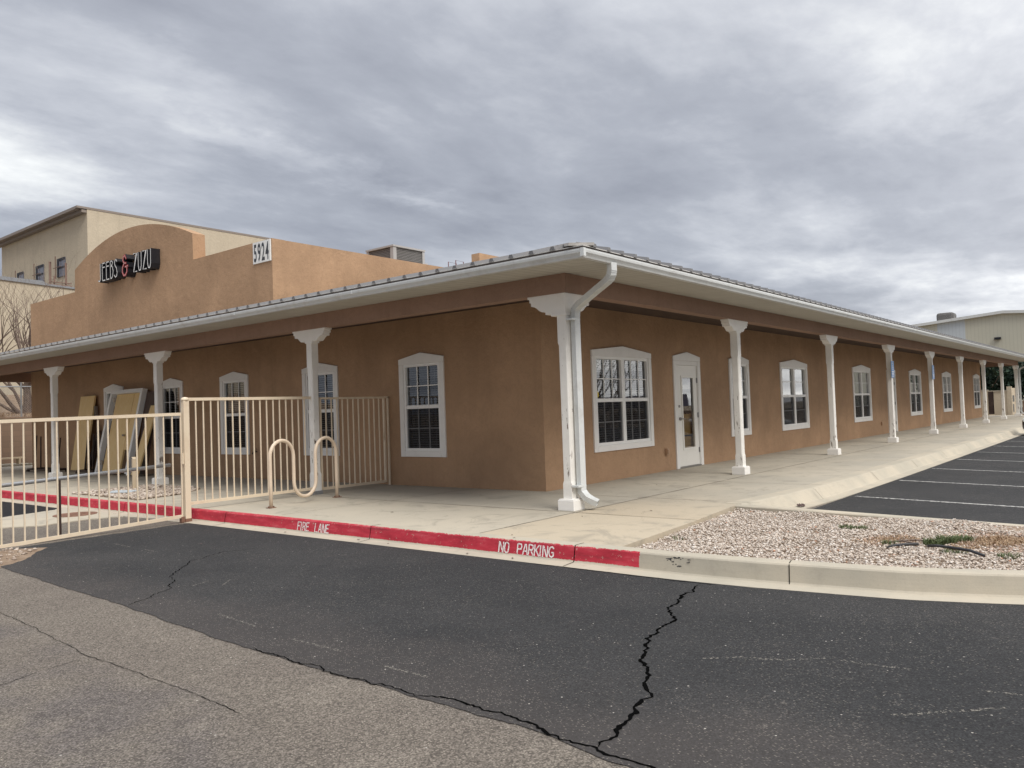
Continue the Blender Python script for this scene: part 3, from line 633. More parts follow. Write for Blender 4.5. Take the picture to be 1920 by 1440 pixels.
def stones(name, poly, count, smin, smax, zf, mat, label, seed, skip=None, colf=None):
    rng = np.random.default_rng(seed); V, F = ico(); xs = [p[0] for p in poly]; ys = [p[1] for p in poly]; out_v, out_f, tone = [], [], []; k = 0; tries = 0
    while k < count and tries < count*6:
        tries += 1; x = rng.uniform(min(xs), max(xs)); y = rng.uniform(min(ys), max(ys))
        if not inside((x, y), poly) or (skip and skip(x, y, rng)): continue
        s_ = smin+(smax-smin)*rng.random()**2.2; sc_ = np.array([s_*rng.uniform(.8, 1.5), s_*rng.uniform(.7, 1.1), s_*rng.uniform(.45, .8)])
        v = V*(1+rng.uniform(-.16, .16, (len(V), 1))); v = v*sc_; a = rng.uniform(0, 6.28); b = rng.uniform(-.5, .5)
        ca, sa, cb, sb = math.cos(a), math.sin(a), math.cos(b), math.sin(b)
        x1 = v[:, 0]*cb+v[:, 2]*sb; z1 = -v[:, 0]*sb+v[:, 2]*cb; X_ = x1*ca-v[:, 1]*sa; Y_ = x1*sa+v[:, 1]*ca
        out_v.append(np.stack([X_+x, Y_+y, z1+zf(x, y, rng)], 1)); out_f.append(F+k*len(V)); t = colf(x, y, rng) if colf else (rng.random(), 0); tone += [t]*len(V); k += 1
    v = np.concatenate(out_v); f_ = np.concatenate(out_f); me = bpy.data.meshes.new(name)
    me.vertices.add(len(v)); me.vertices.foreach_set('co', v.ravel()); me.loops.add(f_.size); me.loops.foreach_set('vertex_index', f_.ravel().astype(np.int32))
    me.polygons.add(len(f_)); me.polygons.foreach_set('loop_start', np.arange(0, f_.size, 3, dtype=np.int32)); me.update(calc_edges=True)
    at = me.attributes.new('tone', 'FLOAT_VECTOR', 'POINT'); at.data.foreach_set('vector', np.array([(a, b, 0) for a, b in tone], dtype=np.float32).ravel())
    me.materials.append(MATS[mat]); me.polygons.foreach_set('use_smooth', [True]*len(f_)); o = bpy.data.objects.new(name, me); COL.objects.link(o); tag(o, label, 'gravel', kind='stuff'); return o
def gz(x, y, r): return -.052+.012*noise.noise(Vector((x*2.2, y*2.2, 0)))*2+r.uniform(-.008, .012)-.02*sm(-4.0, -5.5, y)*sm(-.5, 1.2, x)
def bare(x, y):
    d1 = math.hypot((x+.05)/.55, (y+4.75)/.42); d2 = math.hypot((x+.35)/.33, (y+3.95)/.22); return min(d1, d2)
def gskip(x, y, r): b = bare(x, y)+.25*noise.noise(Vector((x*7, y*7, 1))); return b < 1 and r.random() > .22+.5*b*b
def gcol(x, y, r): return (min(1, max(0, r.normal(.58, .24))), 1.0 if r.random() < .012 else (.45 if bare(x, y) < 1.1 and r.random() < .5 else 0))
inner = [(-1.99, -2.02), (1.17, -1.74), (1.17, -6.2), (.5, -6.55), (-.2, -6.55), (-.8, -6.25), (-1.25, -5.7), (-1.57, -5.1), (-1.81, -4.45), (-1.92, -4.05), (-1.99, -3.45), (-2.03, -2.9)]
stones('gravel', inner, 34000, .0065, .0155, gz, 'gravel', 'pale pink and white river gravel filling the bed by the parking lot', 5, gskip, gcol)
bed2 = [(-1.86, 10.4), (-1.92, 7.7), (-1.0, 7.9), (-.25, 8.6), (-.24, 10.5), (-1.2, 10.55)]
g2 = MB(); g2.add([(x, y, .003) for x, y in bed2], [tuple(range(6))]); struct(g2.build('planting_bed', 'dirt'), 'soil of the small rock bed in the walkway behind the gate')
stones('rock_mulch', bed2, 1700, .02, .045, lambda x, y, r: .012+r.uniform(0, .015), 'gravel', 'grey rock mulch in the small bed behind the gate', 9, None, lambda x, y, r: (min(1, max(0, r.normal(.33, .25))), 0))
stones('rubble', [(-4.6, 4.65), (-5.15, 3.95), (-6.0, 3.5), (-6.6, 5.2), (-4.8, 4.95)], 420, .006, .03, lambda x, y, r: -.152+r.uniform(0, .01), 'gravel', 'loose rubble on the dirt under the gate', 13, None, lambda x, y, r: (min(1, max(0, r.normal(.35, .2))), 0))
# grass tufts and straw
def blades(name, spots, mat, label, cat, hgt, seed, w=.0028):
    rng = random.Random(seed); vs, fs, tn = [], [], []
    for (x, y, rad, n, h, z0) in spots:
        for i in range(n):
            a = rng.uniform(0, 6.28); r_ = rad*math.sqrt(rng.random()); bx, by = x+r_*math.cos(a), y+r_*math.sin(a)*.8; hh = h*rng.uniform(.4, 1.2)
            d = rng.uniform(0, 6.28); ln = hh*rng.uniform(.3, 1.6); px, py = math.cos(d+1.57)*w, math.sin(d+1.57)*w; o = len(vs)
            m_ = (bx+math.cos(d)*ln*.4, by+math.sin(d)*ln*.4, z0+hh*.75); t_ = (bx+math.cos(d)*ln, by+math.sin(d)*ln, z0+hh)
            vs += [(bx-px, by-py, z0), (bx+px, by+py, z0), (m_[0]-px, m_[1]-py, m_[2]), (m_[0]+px, m_[1]+py, m_[2]), t_]; fs += [(o, o+1, o+3, o+2), (o+2, o+3, o+4)]; c = rng.random(); tn += [c]*5
    me = bpy.data.meshes.new(name); me.from_pydata(vs, [], fs); at = me.attributes.new('tone', 'FLOAT_VECTOR', 'POINT'); at.data.foreach_set('vector', np.array([(c, 0, 0) for c in tn], dtype=np.float32).ravel())
    me.materials.append(MATS[mat]); o = bpy.data.objects.new(name, me); COL.objects.link(o); tag(o, label, cat, kind='stuff'); return o
blades('grass', [(-.42, -4.33, .12, 330, .05, -.05), (-.25, -4.40, .11, 300, .06, -.05), (-.06, -4.50, .12, 220, .045, -.05), (-.60, -4.0, .10, 110, .04, -.05), (.2, -3.39, .11, 170, .03, -.045), (.26, -3.52, .06, 60, .03, -.045), (-.80, -4.96, .10, 120, .035, -.05), (-.75, -4.55, .14, 130, .03, -.05), (-1.2, -2.15, .1, 30, .03, -.045)], 'grass', 'small tufts of green grass coming up through the gravel', 'grass', .05, 3)
blades('dry_grass', [(0.02, -4.80, .26, 1300, .022, -.052), (.18, -5.15, .3, 900, .024, -.052), (-.3, -4.0, .22, 260, .02, -.045), (-.55, -3.85, .25, 200, .02, -.045), (-.35, -4.62, .2, 300, .02, -.05)], 'straw', 'flattened reddish dry grass on the gravel beside the green tuft', 'dry grass', .03, 4)
hp = MB(); hp.tube([(-.71, -4.30, -.030), (-.74, -4.38, -.018), (-.82, -4.52, -.012), (-.90, -4.66, -.012), (-.99, -4.78, -.030)], .0125, 10)
hp.v = [(x+.08, y-.02, z) for x, y, z in hp.v]; tag(hp.build('drip_pipe', 'poly', smooth=True), 'longer piece of black plastic drip pipe lying on the gravel beside the grass', 'pipe')
hp = MB(); hp.tube([(-.62, -4.24, -.022), (-.68, -4.16, -.020), (-.75, -4.07, -.026), (-.80, -4.02, -.045)], .0125, 10); tag(hp.build('drip_pipe', 'poly', smooth=True), 'shorter piece of black plastic drip pipe lying left of the longer piece', 'pipe')
stk = MB(); stk.tube([(-.42, -4.02, -.035), (-.36, -4.15, -.030), (-.30, -4.32, -.032)], [.006, .008, .004], 6); stk.tube([(-.36, -4.15, -.03), (-.40, -4.25, -.034)], [.005, .003], 6)
stk.tube([(-.55, -3.98, -.035), (-.50, -4.08, -.02), (-.55, -4.2, -.03)], [.008, .011, .005], 6); tag(stk.build('twig', 'bark', smooth=True), 'dry weathered twigs lying on the gravel behind the grass', 'twig')
dl = MB()
for k in range(7):
    a = k*.9; dl.add([(2.55+.06*math.cos(a)+dx, -2.10+.035*math.sin(a)+dy, -.150+dz) for dx, dy, dz in ((0, 0, 0), (.05, .01, .012), (.07, .045, .03), (.01, .04, .016))], [(0, 1, 2, 3)])
tag(dl.build('dead_leaves', 'brownwood'), 'small heap of dead brown leaves in the gutter pan by the divider kerb', 'leaves')
ll = MB(); random.seed(21)
for x, y, z in [(-2.32, 3.6, -.158), (-2.34, 2.9, -.158), (-2.33, .95, -.158), (-2.30, 1.5, -.158), (-2.13, -.75, .004), (-.5, -.5, .004), (-2.35, -.9, -.158), (.3, -1.0, .004), (-2.0, -.62, .004), (-3.4, 3.1, -.162), (-2.36, -.3, -.158), (3.2, .5, .004), (1.0, .3, .004), (-1.2, 2.1, .004)]:
    s_ = random.uniform(.012, .03); a = random.uniform(0, 6.28); c, sn = math.cos(a)*s_, math.sin(a)*s_
    ll.add([(x-c, y-sn, z), (x-sn*.5, y+c*.5, z+.008), (x+c, y+sn, z+.003), (x+sn*.5, y-c*.5, z+.005)], [(0, 1, 2, 3)])
tag(ll.build('leaf_litter', 'brownwood'), 'scattered small dead leaves on the kerb pan and walkway', 'leaves', kind='stuff')

# ------------------------------------------------------------------ the office building
WX, WY = 1.734, 1.685; SX, SY = 5.474, 5.310; H = 2.827; OV = .972; XE = 43.4; YE = 22.1
bld = thing('office_building', 'long single-storey brown stucco office with a white-columned porch round its corner', 'building', (0, 0, 0))
WR = [(3.17, 5.29, 'blind'), (8.97, 10.12, 'curtain'), (12.2, 14.3, 'curtain'), (18.67, 20.76, 'curtain'), (26.4, 28.45, 'curtain'), (32.8, 34.85, 'curtain'), (40.97, 43.05-.12, 'dark')]
DR = [(6.21, 7.44), (22.95, 24.18)]
WL = [(3.84, 4.99), (6.78, 7.93), (9.90, 11.07), (12.88, 13.9), (15.84, 16.99)]
WZ0, WZ1, WZA = .53, 2.33, 2.43
def wallrects(u0, u1, z0, z1, ops):
    out = []; cuts = sorted(ops); u = u0
    for a, b, c, d in cuts:
        out.append((u, a, z0, z1)); 
        if c > z0: out.append((a, b, z0, c))
        if d < z1: out.append((a, b, d, z1))
        u = b
    out.append((u, u1, z0, z1)); return out
mb = MB(); T = .20
opsR = [(a+.10, b-.10, WZ0+.10, WZ1-.08) for a, b, _ in WR]+[(a+.08, b-.08, 0, WZ1-.12) for a, b in DR]
opsL = [(a+.10, b-.10, WZ0+.10, WZ1-.08) for a, b in WL]
for a, b, c, d in wallrects(WX+T, XE, 0, 3.0, opsR): mb.box(a, b, WY, WY+T, c, d if d < 3 else 3.077)
for a, b, c, d in wallrects(WY, YE, 0, 3.0, opsL): mb.box(WX, WX+T, a, b, c, d if d < 3 else 3.077)
mb.box(XE-T, XE, WY+T, 20, 0, 3.0); mb.box(WX+T, XE-T, YE-T, YE, 0, 3.0)
mb.build('wall', 'stucco', bld)
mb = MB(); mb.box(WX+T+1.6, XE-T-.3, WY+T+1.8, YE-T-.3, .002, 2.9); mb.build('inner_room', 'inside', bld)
# beam
mb = MB(); bw = .10
mb.box(-bw, bw, -bw, YE+.3, H, 3.075); mb.box(bw, 44.0, -bw, bw, H, 3.075); mb.box(43.72, 43.92, bw, 12, H, 3.075); mb.box(bw, WX+3, YE+.3, YE+.5, 2.78, 3.075)
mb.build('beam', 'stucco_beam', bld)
# porch ceiling, coloured dark to deepen the shade on the upper walls
mb = MB(); mb.box(-.02, WX+.02, .02, YE+.4, 3.078, 3.10); mb.box(WX+.02, 43.9, .02, WY+.02, 3.078, 3.10); mb.build('porch_ceiling', 'ceil', bld)
# soffit (slightly sloping) : ring between gutter and beam
XR = 44.85; YL = 25.0
mb = MB()
o_ = -OV+.02
mb.add([(o_, o_, 3.045), (o_, YL, 3.045), (-bw+.01, YL, 3.077), (-bw+.01, -bw+.01, 3.077), (XR, -bw+.01, 3.077), (XR, o_, 3.045),
        (o_, o_, 3.06), (o_, YL, 3.06), (-bw+.01, YL, 3.09), (-bw+.01, -bw+.01, 3.09), (XR, -bw+.01, 3.09), (XR, o_, 3.06)],
       [(0, 1, 2, 3), (0, 3, 4, 5), (6, 9, 8, 7), (6, 11, 10, 9), (1, 7, 8, 2), (4, 10, 11, 5)])
mb.build('soffit', 'soffit', bld)
# gutter: profile (outward, z) around the corner
gp_ = [(-.085, 3.045), (-.02, 3.045), (-.012, 3.066), (.0, 3.085), (.012, 3.10), (.016, 3.125), (.016, 3.144), (.004, 3.146), (.004, 3.13), (-.01, 3.09), (-.03, 3.06), (-.085, 3.06)]
def corner_sweep(mb, prof, base):
    rings = [[(-base-u, YL, z) for u, z in prof], [(-base-u, -base-u, z) for u, z in prof], [(XR, -base-u, z) for u, z in prof]]; return mb.loft(rings)
corner_sweep(MB(), gp_, OV).build('gutter', 'gutter', bld)
gs = MB(); gs.box(-OV-.0195, -OV+.0, -OV-.0195, -OV+.03, 3.05, 3.1475); gs.box(-OV+.0, -OV+.03, -OV-.0195, -OV+.0, 3.05, 3.1475); gs.build('gutter_corner', 'gutter', bld)
for k in range(1, 8): MB().box(-OV-.0185, -OV+.005, k*3.05, k*3.05+.02, 3.095, 3.1465).build('gutter_seam', 'gutter', bld)
for k in range(1, 15): MB().box(k*3.05, k*3.05+.02, -OV-.0185, -OV+.005, 3.095, 3.1465).build('gutter_seam', 'gutter', bld)
# fascia behind the gutter, plus a dark strip painting the shadow gap under the roof edge
mb = MB(); corner_sweep(mb, [(-.09, 3.05), (-.085, 3.05), (-.085, 3.165), (-.09, 3.165)], OV); corner_sweep(mb, [(-.084, 3.150), (-.012, 3.150), (-.012, 3.1675), (-.084, 3.1675)], OV); mb.build('fascia', 'trim_gap_shade', bld)
SL = .246; RZ = 3.180; RI = 7.5
def rz(d): return RZ+SL*d      # d = distance in from the eave line
mb = MB(); e0 = -OV-.005
mb.add([(e0, e0, RZ), (e0, YL, RZ), (WX, YL, rz(WX-e0)), (WX, 8.93, rz(WX-e0)), (RI, 8.93, rz(RI-e0)), (RI, RI, rz(RI-e0)), (XR, RI, rz(RI-e0)), (XR, e0, RZ),
        (e0, e0, RZ-.012), (e0, YL, RZ-.012), (XR, e0, RZ-.012)],
       [(0, 5, 4, 3, 2, 1), (0, 7, 6, 5), (0, 1, 9, 8), (0, 8, 10, 7)])
mb.add([(RI, RI, rz(RI-e0)), (XR, RI, rz(RI-e0)), (XR, 17, rz(RI-e0)-.02), (RI, 17, rz(RI-e0)-.02)], [(0, 1, 2, 3)])
mb.add([(XR, e0, 3.06), (XR, e0, RZ), (XR, RI, rz(RI-e0)), (XR, 17, rz(RI-e0)-.02), (XR, 17, 3.06)], [(0, 1, 2, 3, 4)])
roof = mb.build('roof', 'roofmetal', bld)
rb = MB()
def rib(a, b, axis):
    # trapezoid standing seam from a (eave) up the slope to b
    for (p, q) in ((a, b),):
        w0, w1, h_ = .040, .022, .042
        def ring(P_, back=0):
            if axis == 'x': return [(P_[0], P_[1]-w0, P_[2]), (P_[0], P_[1]-w1, P_[2]+h_), (P_[0], P_[1]+w1, P_[2]+h_), (P_[0], P_[1]+w0, P_[2])]
            return [(P_[0]-w0, P_[1], P_[2]), (P_[0]-w1, P_[1], P_[2]+h_), (P_[0]+w1, P_[1], P_[2]+h_), (P_[0]+w0, P_[1], P_[2])]
        rb.loft([ring(p), ring(q)])
y = -.55
while y < YL:
    top = min(WX if y > 8.93 else RI, max(y, e0)+0) if y < RI else (WX if y > 8.93 else RI)
    rib((e0-.012, y, RZ-.001), (top, y, rz(top-e0)-.001), 'x'); y += .3125
x = -.74
while x < XR:
    top = min(RI, x); top = max(top, e0+.05); rib((x, e0-.012, RZ-.001), (x, top, rz(top-e0)-.001), 'y'); x += .3125
rb.build('roof_rib', 'rib', bld)
hc = MB(); hc.beam((e0+.06, e0+.06, RZ+.024), (RI, RI, rz(RI-e0)+.012), .30, .035); hc.build('hip_cap', 'roofmetal', bld)
# parapet block with the arched sign wall
mb = MB(); PX = WX+.016; PZ = 5.275
arch = [(22.1, 3.0), (22.1, PZ), (18.82, PZ)]
A0, A1 = 18.8, 12.2
for k in range(25):
    t = k/24; yy = A0+(A1-A0)*t; u = 2*t-1; arch.append((yy, 5.93+.68*(1-u*u)))
arch += [(12.18, PZ), (8.93, PZ), (8.93, 3.0)]
mb.prism(arch, lambda a, b: (PX, a, b), lambda a, b: (PX+.33, a, b)); mb.build('parapet_wall', 'stucco', bld)
mb = MB(); mb.box(PX+.33, 32, 8.93, 9.26, 3.2, PZ-.006); mb.box(PX+.33, 32, 21.8, 22.1, 3.2, PZ-.006); mb.box(31.7, 32, 9.26, 21.8, 3.2, PZ-.006); mb.box(PX+.33, 31.7, 9.26, 21.8, 4.6, 4.75)
mb.build('roof_block', 'stucco', bld)

# ---- columns
def capital_profile():
    p = [(.45, 0), (.45, -.026), (.42, -.03), (.42, -.075), (.388, -.08), (.385, -.122), (.36, -.127)]
    for k in range(1, 9):
        t = k/8; p.append((.36-.20*t, -.127-.075*(t+.22*math.sin(t*math.pi*2)*-1)))
    p += [(.13, -.205), (.105, -.185), (.105, -.232)]
    return p
CP = capital_profile()
def make_column(kind, axis):
    """kind 'plain' or 'corner'; local origin at slab level"""
    col = MB(); h = .070; bl = .076
    def chamf(z, w, c): return [(-w, -w+c, z), (-w+c, -w, z), (w-c, -w, z), (w, -w+c, z), (w, w-c, z), (w-c, w, z), (-w+c, w, z), (-w, w-c, z)]
    col.loft([chamf(.0, h, .002), chamf(.34, h, .002), chamf(.38, h-.004, .014), chamf(2.14, h-.004, .014), chamf(2.18, h, .002), chamf(H-.225, h, .002)])
    c = col.build('column', 'column', bld)
    cap = MB(); d = h+.004
    P2 = CP+[(-x, z) for x, z in reversed(CP)]
    if axis == 'x': cap.prism(P2, lambda a, b: (a, -d, H+b-.001), lambda a, b: (a, d, H+b-.001))
    if axis == 'y': cap.prism(P2, lambda a, b: (-d, a, H+b-.001), lambda a, b: (d, a, H+b-.001))
    if axis == 'c':
        Q = [(.54, 0), (.54, -.03), (.51, -.035), (.51, -.08), (.485, -.085), (.485, -.13), (.43, -.14), (.39, -.165), (.35, -.20), (.31, -.22), (.25, -.225), (.25, -.262), (d, -.262), (d, 0)]
        cap.prism(Q, lambda a, b: (a, -d, H+b-.001), lambda a, b: (a, d, H+b-.001)); cap.prism(Q, lambda a, b: (-d, a, H+b-.0015), lambda a, b: (d, a, H+b-.0015))
        cap.box(-d, d, -d, d, H-.262, H-.002); cap.box(-d-.012, .15, -d-.012, .15, H-.295, H-.2625)
    cap.build('capital', 'trim', c)
    b = MB(); b.box(-.125, .125, -.125, .125, 0, .135); b.box(-.115, .115, -.115, .115, .135, .148); b.build('plinth', 'trim', c, bevel=.006)
    return c
cx0 = make_column('plain', 'x')
for i in range(1, 9):
    c = cx0 if i == 1 else dup(cx0)
    if i == 8: c.location = (8*SX, 0, 0); c.scale = (1.25, 1.25, 1)
    else: c.location = (i*SX, 0, 0)
    c.parent = bld
cy0 = make_column('plain', 'y')
for i in range(1, 5):
    c = cy0 if i == 1 else dup(cy0)
    c.location = (0, i*SY, 0); c.parent = bld
cc = make_column('corner', 'c')
# column by the fence stands on a grey steel shoe instead of a plinth
for ch in list(cy0.children):
    if ch.name.startswith('plinth'): bpy.data.objects.remove(ch)
sh = MB(); sh.box(-.082, .082, -.082, .082, 0, .06); sh.build('column_shoe', 'galv', cy0)

# ---- windows
def window(kind, w, proto_axis):
    """built in local (u along wall, d depth into wall, z); returns part Empty-less root mesh"""
    def P(u, d, z): return (u, d, z)
    fr = MB(); z0, z1, za = WZ0, WZ1, WZA; zh = 2.23
    fr.prism([(0, zh), (w, zh), (w, z1), (w/2, za), (0, z1)], lambda a, b: P(a, -.032, b), lambda a, b: P(a, .01, b))
    fr.box(0, .11, -.028, .01, z0, zh-.003); fr.box(w-.11, w, -.028, .01, z0, zh-.003); fr.box(.113, w-.113, -.028, .01, z0, z0+.105)
    root = fr.build('window', 'trim', bld, bevel=.003)
    sa = MB(); i0, i1 = .112, w-.112; b0, b1 = z0+.107, zh-.002; e = .05
    sa.box(i0, i1, -.012, .06, b1-e, b1); sa.box(i0, i1, -.014, .06, b0, b0+e); sa.box(i0, i0+e, -.012, .06, b0+e, b1-e); sa.box(i1-e, i1, -.012, .06, b0+e, b1-e)
    zc = 1.44; sa.box(i0+e, i1-e, -.008, .05, zc-.032, zc+.032)
    panes = [(i0+e, i1-e)]
    if kind != 'single':
        m_ = w/2; sa.box(m_-.055, m_+.055, -.012, .06, b0+e, zc-.032); sa.box(m_-.055, m_+.055, -.012, .06, zc+.032, b1-e); panes = [(i0+e, m_-.055), (m_+.055, i1-e)]
    sa.build('sash', 'vinyl', root)
    t = .009
    for a, b in panes:
        for lo, hi, dd in ((b0+e, zc-.032, .030), (zc+.032, b1-e, .022)):
            mu = MB()
            zm = (lo+hi)/2; mu.box(a, b, dd-.006, dd+.006, zm-t, zm+t)
            if kind in ('single', 'blind'):
                for k in (1, 2):
                    um = a+(b-a)*k/3; mu.box(um-t, um+t, dd-.007, dd+.007, lo, zm-t); mu.box(um-t, um+t, dd-.007, dd+.007, zm+t, hi)
            mu.build('muntin', 'vinyl', root)
    gl = MB()
    for a, b in panes: gl.add([P(a, .038, b0+e), P(b, .038, b0+e), P(b, .038, b1-e), P(a, .038, b1-e)], [(0, 1, 2, 3)])
    gl.build('pane', 'glass', root)
    scn = MB()
    for a, b in panes: scn.add([P(a, .014, b0+e), P(b, .014, b0+e), P(b, .014, zc-.032), P(a, .014, zc-.032)], [(0, 1, 2, 3)])
    scn.build('insect_screen', 'screen', root)
    if kind in ('single', 'blind'):
        bn = MB(); z = b0+e-.02; rnd = random.Random(4)
        while z < b1-.03:
            tl = rnd.uniform(-.003, .003)
            bn.add([P(i0+e-.02, .085, z-.006+tl), P(i1-e+.02, .085, z-.006), P(i1-e+.02, .118, z+.006), P(i0+e-.02, .118, z+.006+tl)], [(0, 1, 2, 3)]); z += .043
        for a, b in panes:
            for q in (.2, .8): u = a+(b-a)*q; bn.box(u-.001, u+.001, .08, .083, b0+e, b1-e)
        bn.build('blind', 'blind', root)
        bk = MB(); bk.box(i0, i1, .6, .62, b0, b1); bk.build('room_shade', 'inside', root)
    elif kind == 'curtain':
        cu = MB(); n = 90; top, bot = [], []
        for k in range(n+1):
            u = i0+(i1-i0)*k/n; d = .085+.022*math.sin(k*1.15)+.008*math.sin(k*.37); top.append(P(u, d, b1)); bot.append(P(u, d, b0))
        cu.add(top+bot, [(k, k+1, n+1+k+1, n+1+k) for k in range(n)]); cu.build('curtain', 'curtain', root)
    return root
def place(o, side, u):
    if side == 'R': o.location = (u, WY, 0)
    else: o.matrix_local = Matrix(((0, 1, 0, WX), (-1, 0, 0, u), (0, 0, 1, 0), (0, 0, 0, 1)))
protos = {}
for a, b, k in WR:
    w = round(b-a, 2); key = (k, w)
    place(window({'dark': 'dbl'}.get(k, k), w, 'x'), 'R', a)
wl0 = window('single', 1.15, 'y')
for i, (a, b) in enumerate(WL):
    o = wl0 if i == 0 else dup(wl0); o.parent = bld; place(o, 'L', b)
# alarm sticker in the corner of the first wide window
st = MB(); st.loft([[(3.41+.045*math.cos(t), WY+.0365, 1.545+.06*math.sin(t)) for t in [2*math.pi*k/8 for k in range(8)]], [(3.41+.045*math.cos(t), WY+.0355, 1.545+.06*math.sin(t)) for t in [2*math.pi*k/8 for k in range(8)]]]); st.cur = 0
st.build('sticker', 'yellow', bld)
# ---- doors
def door(u0, full=True):
    w = 1.23; fr = MB(); zh = 2.225
    fr.prism([(0, zh), (w, zh), (w, 2.32), (w/2, 2.415), (0, 2.32)], lambda a, b: (a, -.032, b), lambda a, b: (a, .01, b))
    fr.box(0, .12, -.028, .01, .004, zh-.003); fr.box(w-.12, w, -.028, .01, .004, zh-.003); fr.box(.122, w-.122, -.02, .06, 2.135, zh-.003); fr.box(.122, .145, -.02, .06, .004, 2.133); fr.box(w-.145, w-.122, -.02, .06, .004, 2.133)
    root = fr.build('door', 'trim', bld, bevel=.003)
    lf = MB(); a, b = .148, w-.148; g0, g1, gz0, gz1 = .375, .895, .40, 1.88
    y0, y1 = .0, .045
    lf.box(a, g0, y0, y1, .035, 2.13); lf.box(g1, b, y0, y1, .035, 2.13); lf.box(g0, g1, y0, y1, .035, gz0); lf.box(g0, g1, y0, y1, gz1, 2.13)
    q = .035
    lf.box(g0-q, g0+.012, y0-.012, y0, gz0-q, gz1+q); lf.box(g1-.012, g1+q, y0-.012, y0, gz0-q, gz1+q); lf.box(g0+.012, g1-.012, y0-.012, y0, gz0-q, gz0+.012); lf.box(g0+.012, g1-.012, y0-.012, y0, gz1-.012, gz1+q)
    lf.build('door_leaf', 'door', root)
    gl = MB(); gl.add([(g0, .02, gz0), (g1, .02, gz0), (g1, .02, gz1), (g0, .02, gz1)], [(0, 1, 2, 3)]); gl.build('pane', 'glass', root)
    th = MB(); th.box(.12, w-.12, -.03, .2, .0015, .03); th.build('threshold', 'steel', root)
    hd = MB(); hd.tube([(.235, -.002, 1.02), (.235, -.03, 1.02)], .034, 14); hd.tube([(.235, -.03, 1.02), (.235, -.06, 1.02), (.26, -.066, 1.02), (.36, -.062, 1.015)], .009, 8); hd.build('handle', 'steel', root, smooth=False)
    db = MB(); db.tube([(.225, -.002, 1.28), (.225, -.022, 1.28)], .026, 14); db.build('deadbolt', 'steel', root)
    for z in (.34, 1.08, 1.82):
        hg = MB(); hg.tube([(b+.0, -.010, z-.055), (b+.0, -.010, z+.055)], .010, 8); hg.box(b-.03, b+.02, -.006, -.001, z-.05, z+.05); hg.build('hinge', 'steel', root)
    return root
place(door(0), 'R', DR[0][0]); place(door(0), 'R', DR[1][0])
# added tan blocks colour in the door's amber reflection; wreath behind the glass
cb = MB(); cb.box(6.50, 7.20, WY+.09, WY+.5, .02, .66); cb.box(6.50, 7.18, WY+.10, WY+.5, .665, 1.12)
cbo = cb.build('amber_reflection_block', 'amber_reflection'); tag(cbo, 'tan blocks added inside the glass door to imitate its amber reflection', 'box')
tp = MB(); tp.box(6.52, 7.18, WY+.084, WY+.0895, .64, .67); tp.build('block_band', 'darkface', cbo)
wr = MB(); pts = [(6.93+.14*math.cos(t), WY+.07, 1.30+.15*math.sin(t)) for t in [math.pi+math.pi*k/10 for k in range(11)]]; wr.tube(pts, [.02+.02*math.sin(math.pi*k/10) for k in range(11)], 8)
random.seed(3)
for k in range(60):
    p_ = random.choice(pts); wr.add([(p_[0]+random.uniform(-.07, .07), p_[1]-.01+random.uniform(-.02, .02), p_[2]+random.uniform(-.06, .06)) for _ in range(3)], [(0, 1, 2)])
tag(wr.build('wreath', 'blackm'), 'dark hanging basket ornament behind the glass of the door', 'ornament')
# outlets, hose bib
ob = MB(); ob.box(5.74, 5.83, WY-.055, WY, .32, .45); ob.box(5.75, 5.82, WY-.075, WY-.055, .34, .43); ob.build('outlet_cover', 'outlet', bld, bevel=.008)
ob = MB(); ob.box(21.9, 21.99, WY-.055, WY, .32, .45); ob.box(30.9, 30.99, WY-.055, WY, .32, .45); ob.build('outlet_cover', 'outlet', bld, bevel=.008)
hb = MB(); hb.tube([(WX, 9.66, .60), (WX-.09, 9.66, .60), (WX-.12, 9.66, .55)], .014, 8); hb.tube([(WX-.06, 9.66, .61), (WX-.06, 9.66, .66)], .008, 6)
hb.tube([(WX-.06+.035*math.cos(t), 9.66+.035*math.sin(t), .66) for t in [2*math.pi*k/10 for k in range(11)]], .007, 6, False); hb.build('hose_bib', 'darksteel', bld)
# ---- downspout at the corner
ds = MB()
def rect_ring(p, dx, dy, w, t):    # rectangle spanned by unit vectors
    p = Vector(p); dx = Vector(dx); dy = Vector(dy); return [p-dx*w-dy*t, p+dx*w-dy*t, p+dx*w+dy*t, p-dx*w+dy*t]
def spout(path, w, t, side):
    rings = []; P_ = [Vector(p) for p in path]
    for i, p in enumerate(P_):
        d = (P_[min(i+1, len(P_)-1)]-P_[max(i-1, 0)]).normalized(); s_ = Vector(side).normalized(); s_ = (s_-d*s_.dot(d)).normalized(); u = d.cross(s_); rings.append([p-s_*w-u*t, p+s_*w-u*t, p+s_*w+u*t, p-s_*w+u*t])
    return rings
X1, Y1 = .055, -.135
path = [(-.30, -.935, 3.06), (-.30, -.935, 2.97), (-.298, -.925, 2.925), (-.285, -.895, 2.885), (-.262, -.84, 2.855), (-.02, -.28, 2.665), (.01, -.215, 2.64), (.035, -.165, 2.605), (X1-.006, Y1-.010, 2.56), (X1, Y1, 2.48), (X1, Y1, .33), (X1, Y1-.005, .24), (X1+.015, Y1-.06, .165), (X1+.04, Y1-.13, .12), (X1+.065, Y1-.195, .09)]
ds.loft(spout(path, .050, .037, (1, -.15, 0)), True, False)
dso = ds.build('downspout', 'gutter', bld, bevel=0)
sf = dso.modifiers.new('solid', 'SOLIDIFY'); sf.thickness = .003
cr_ = MB()
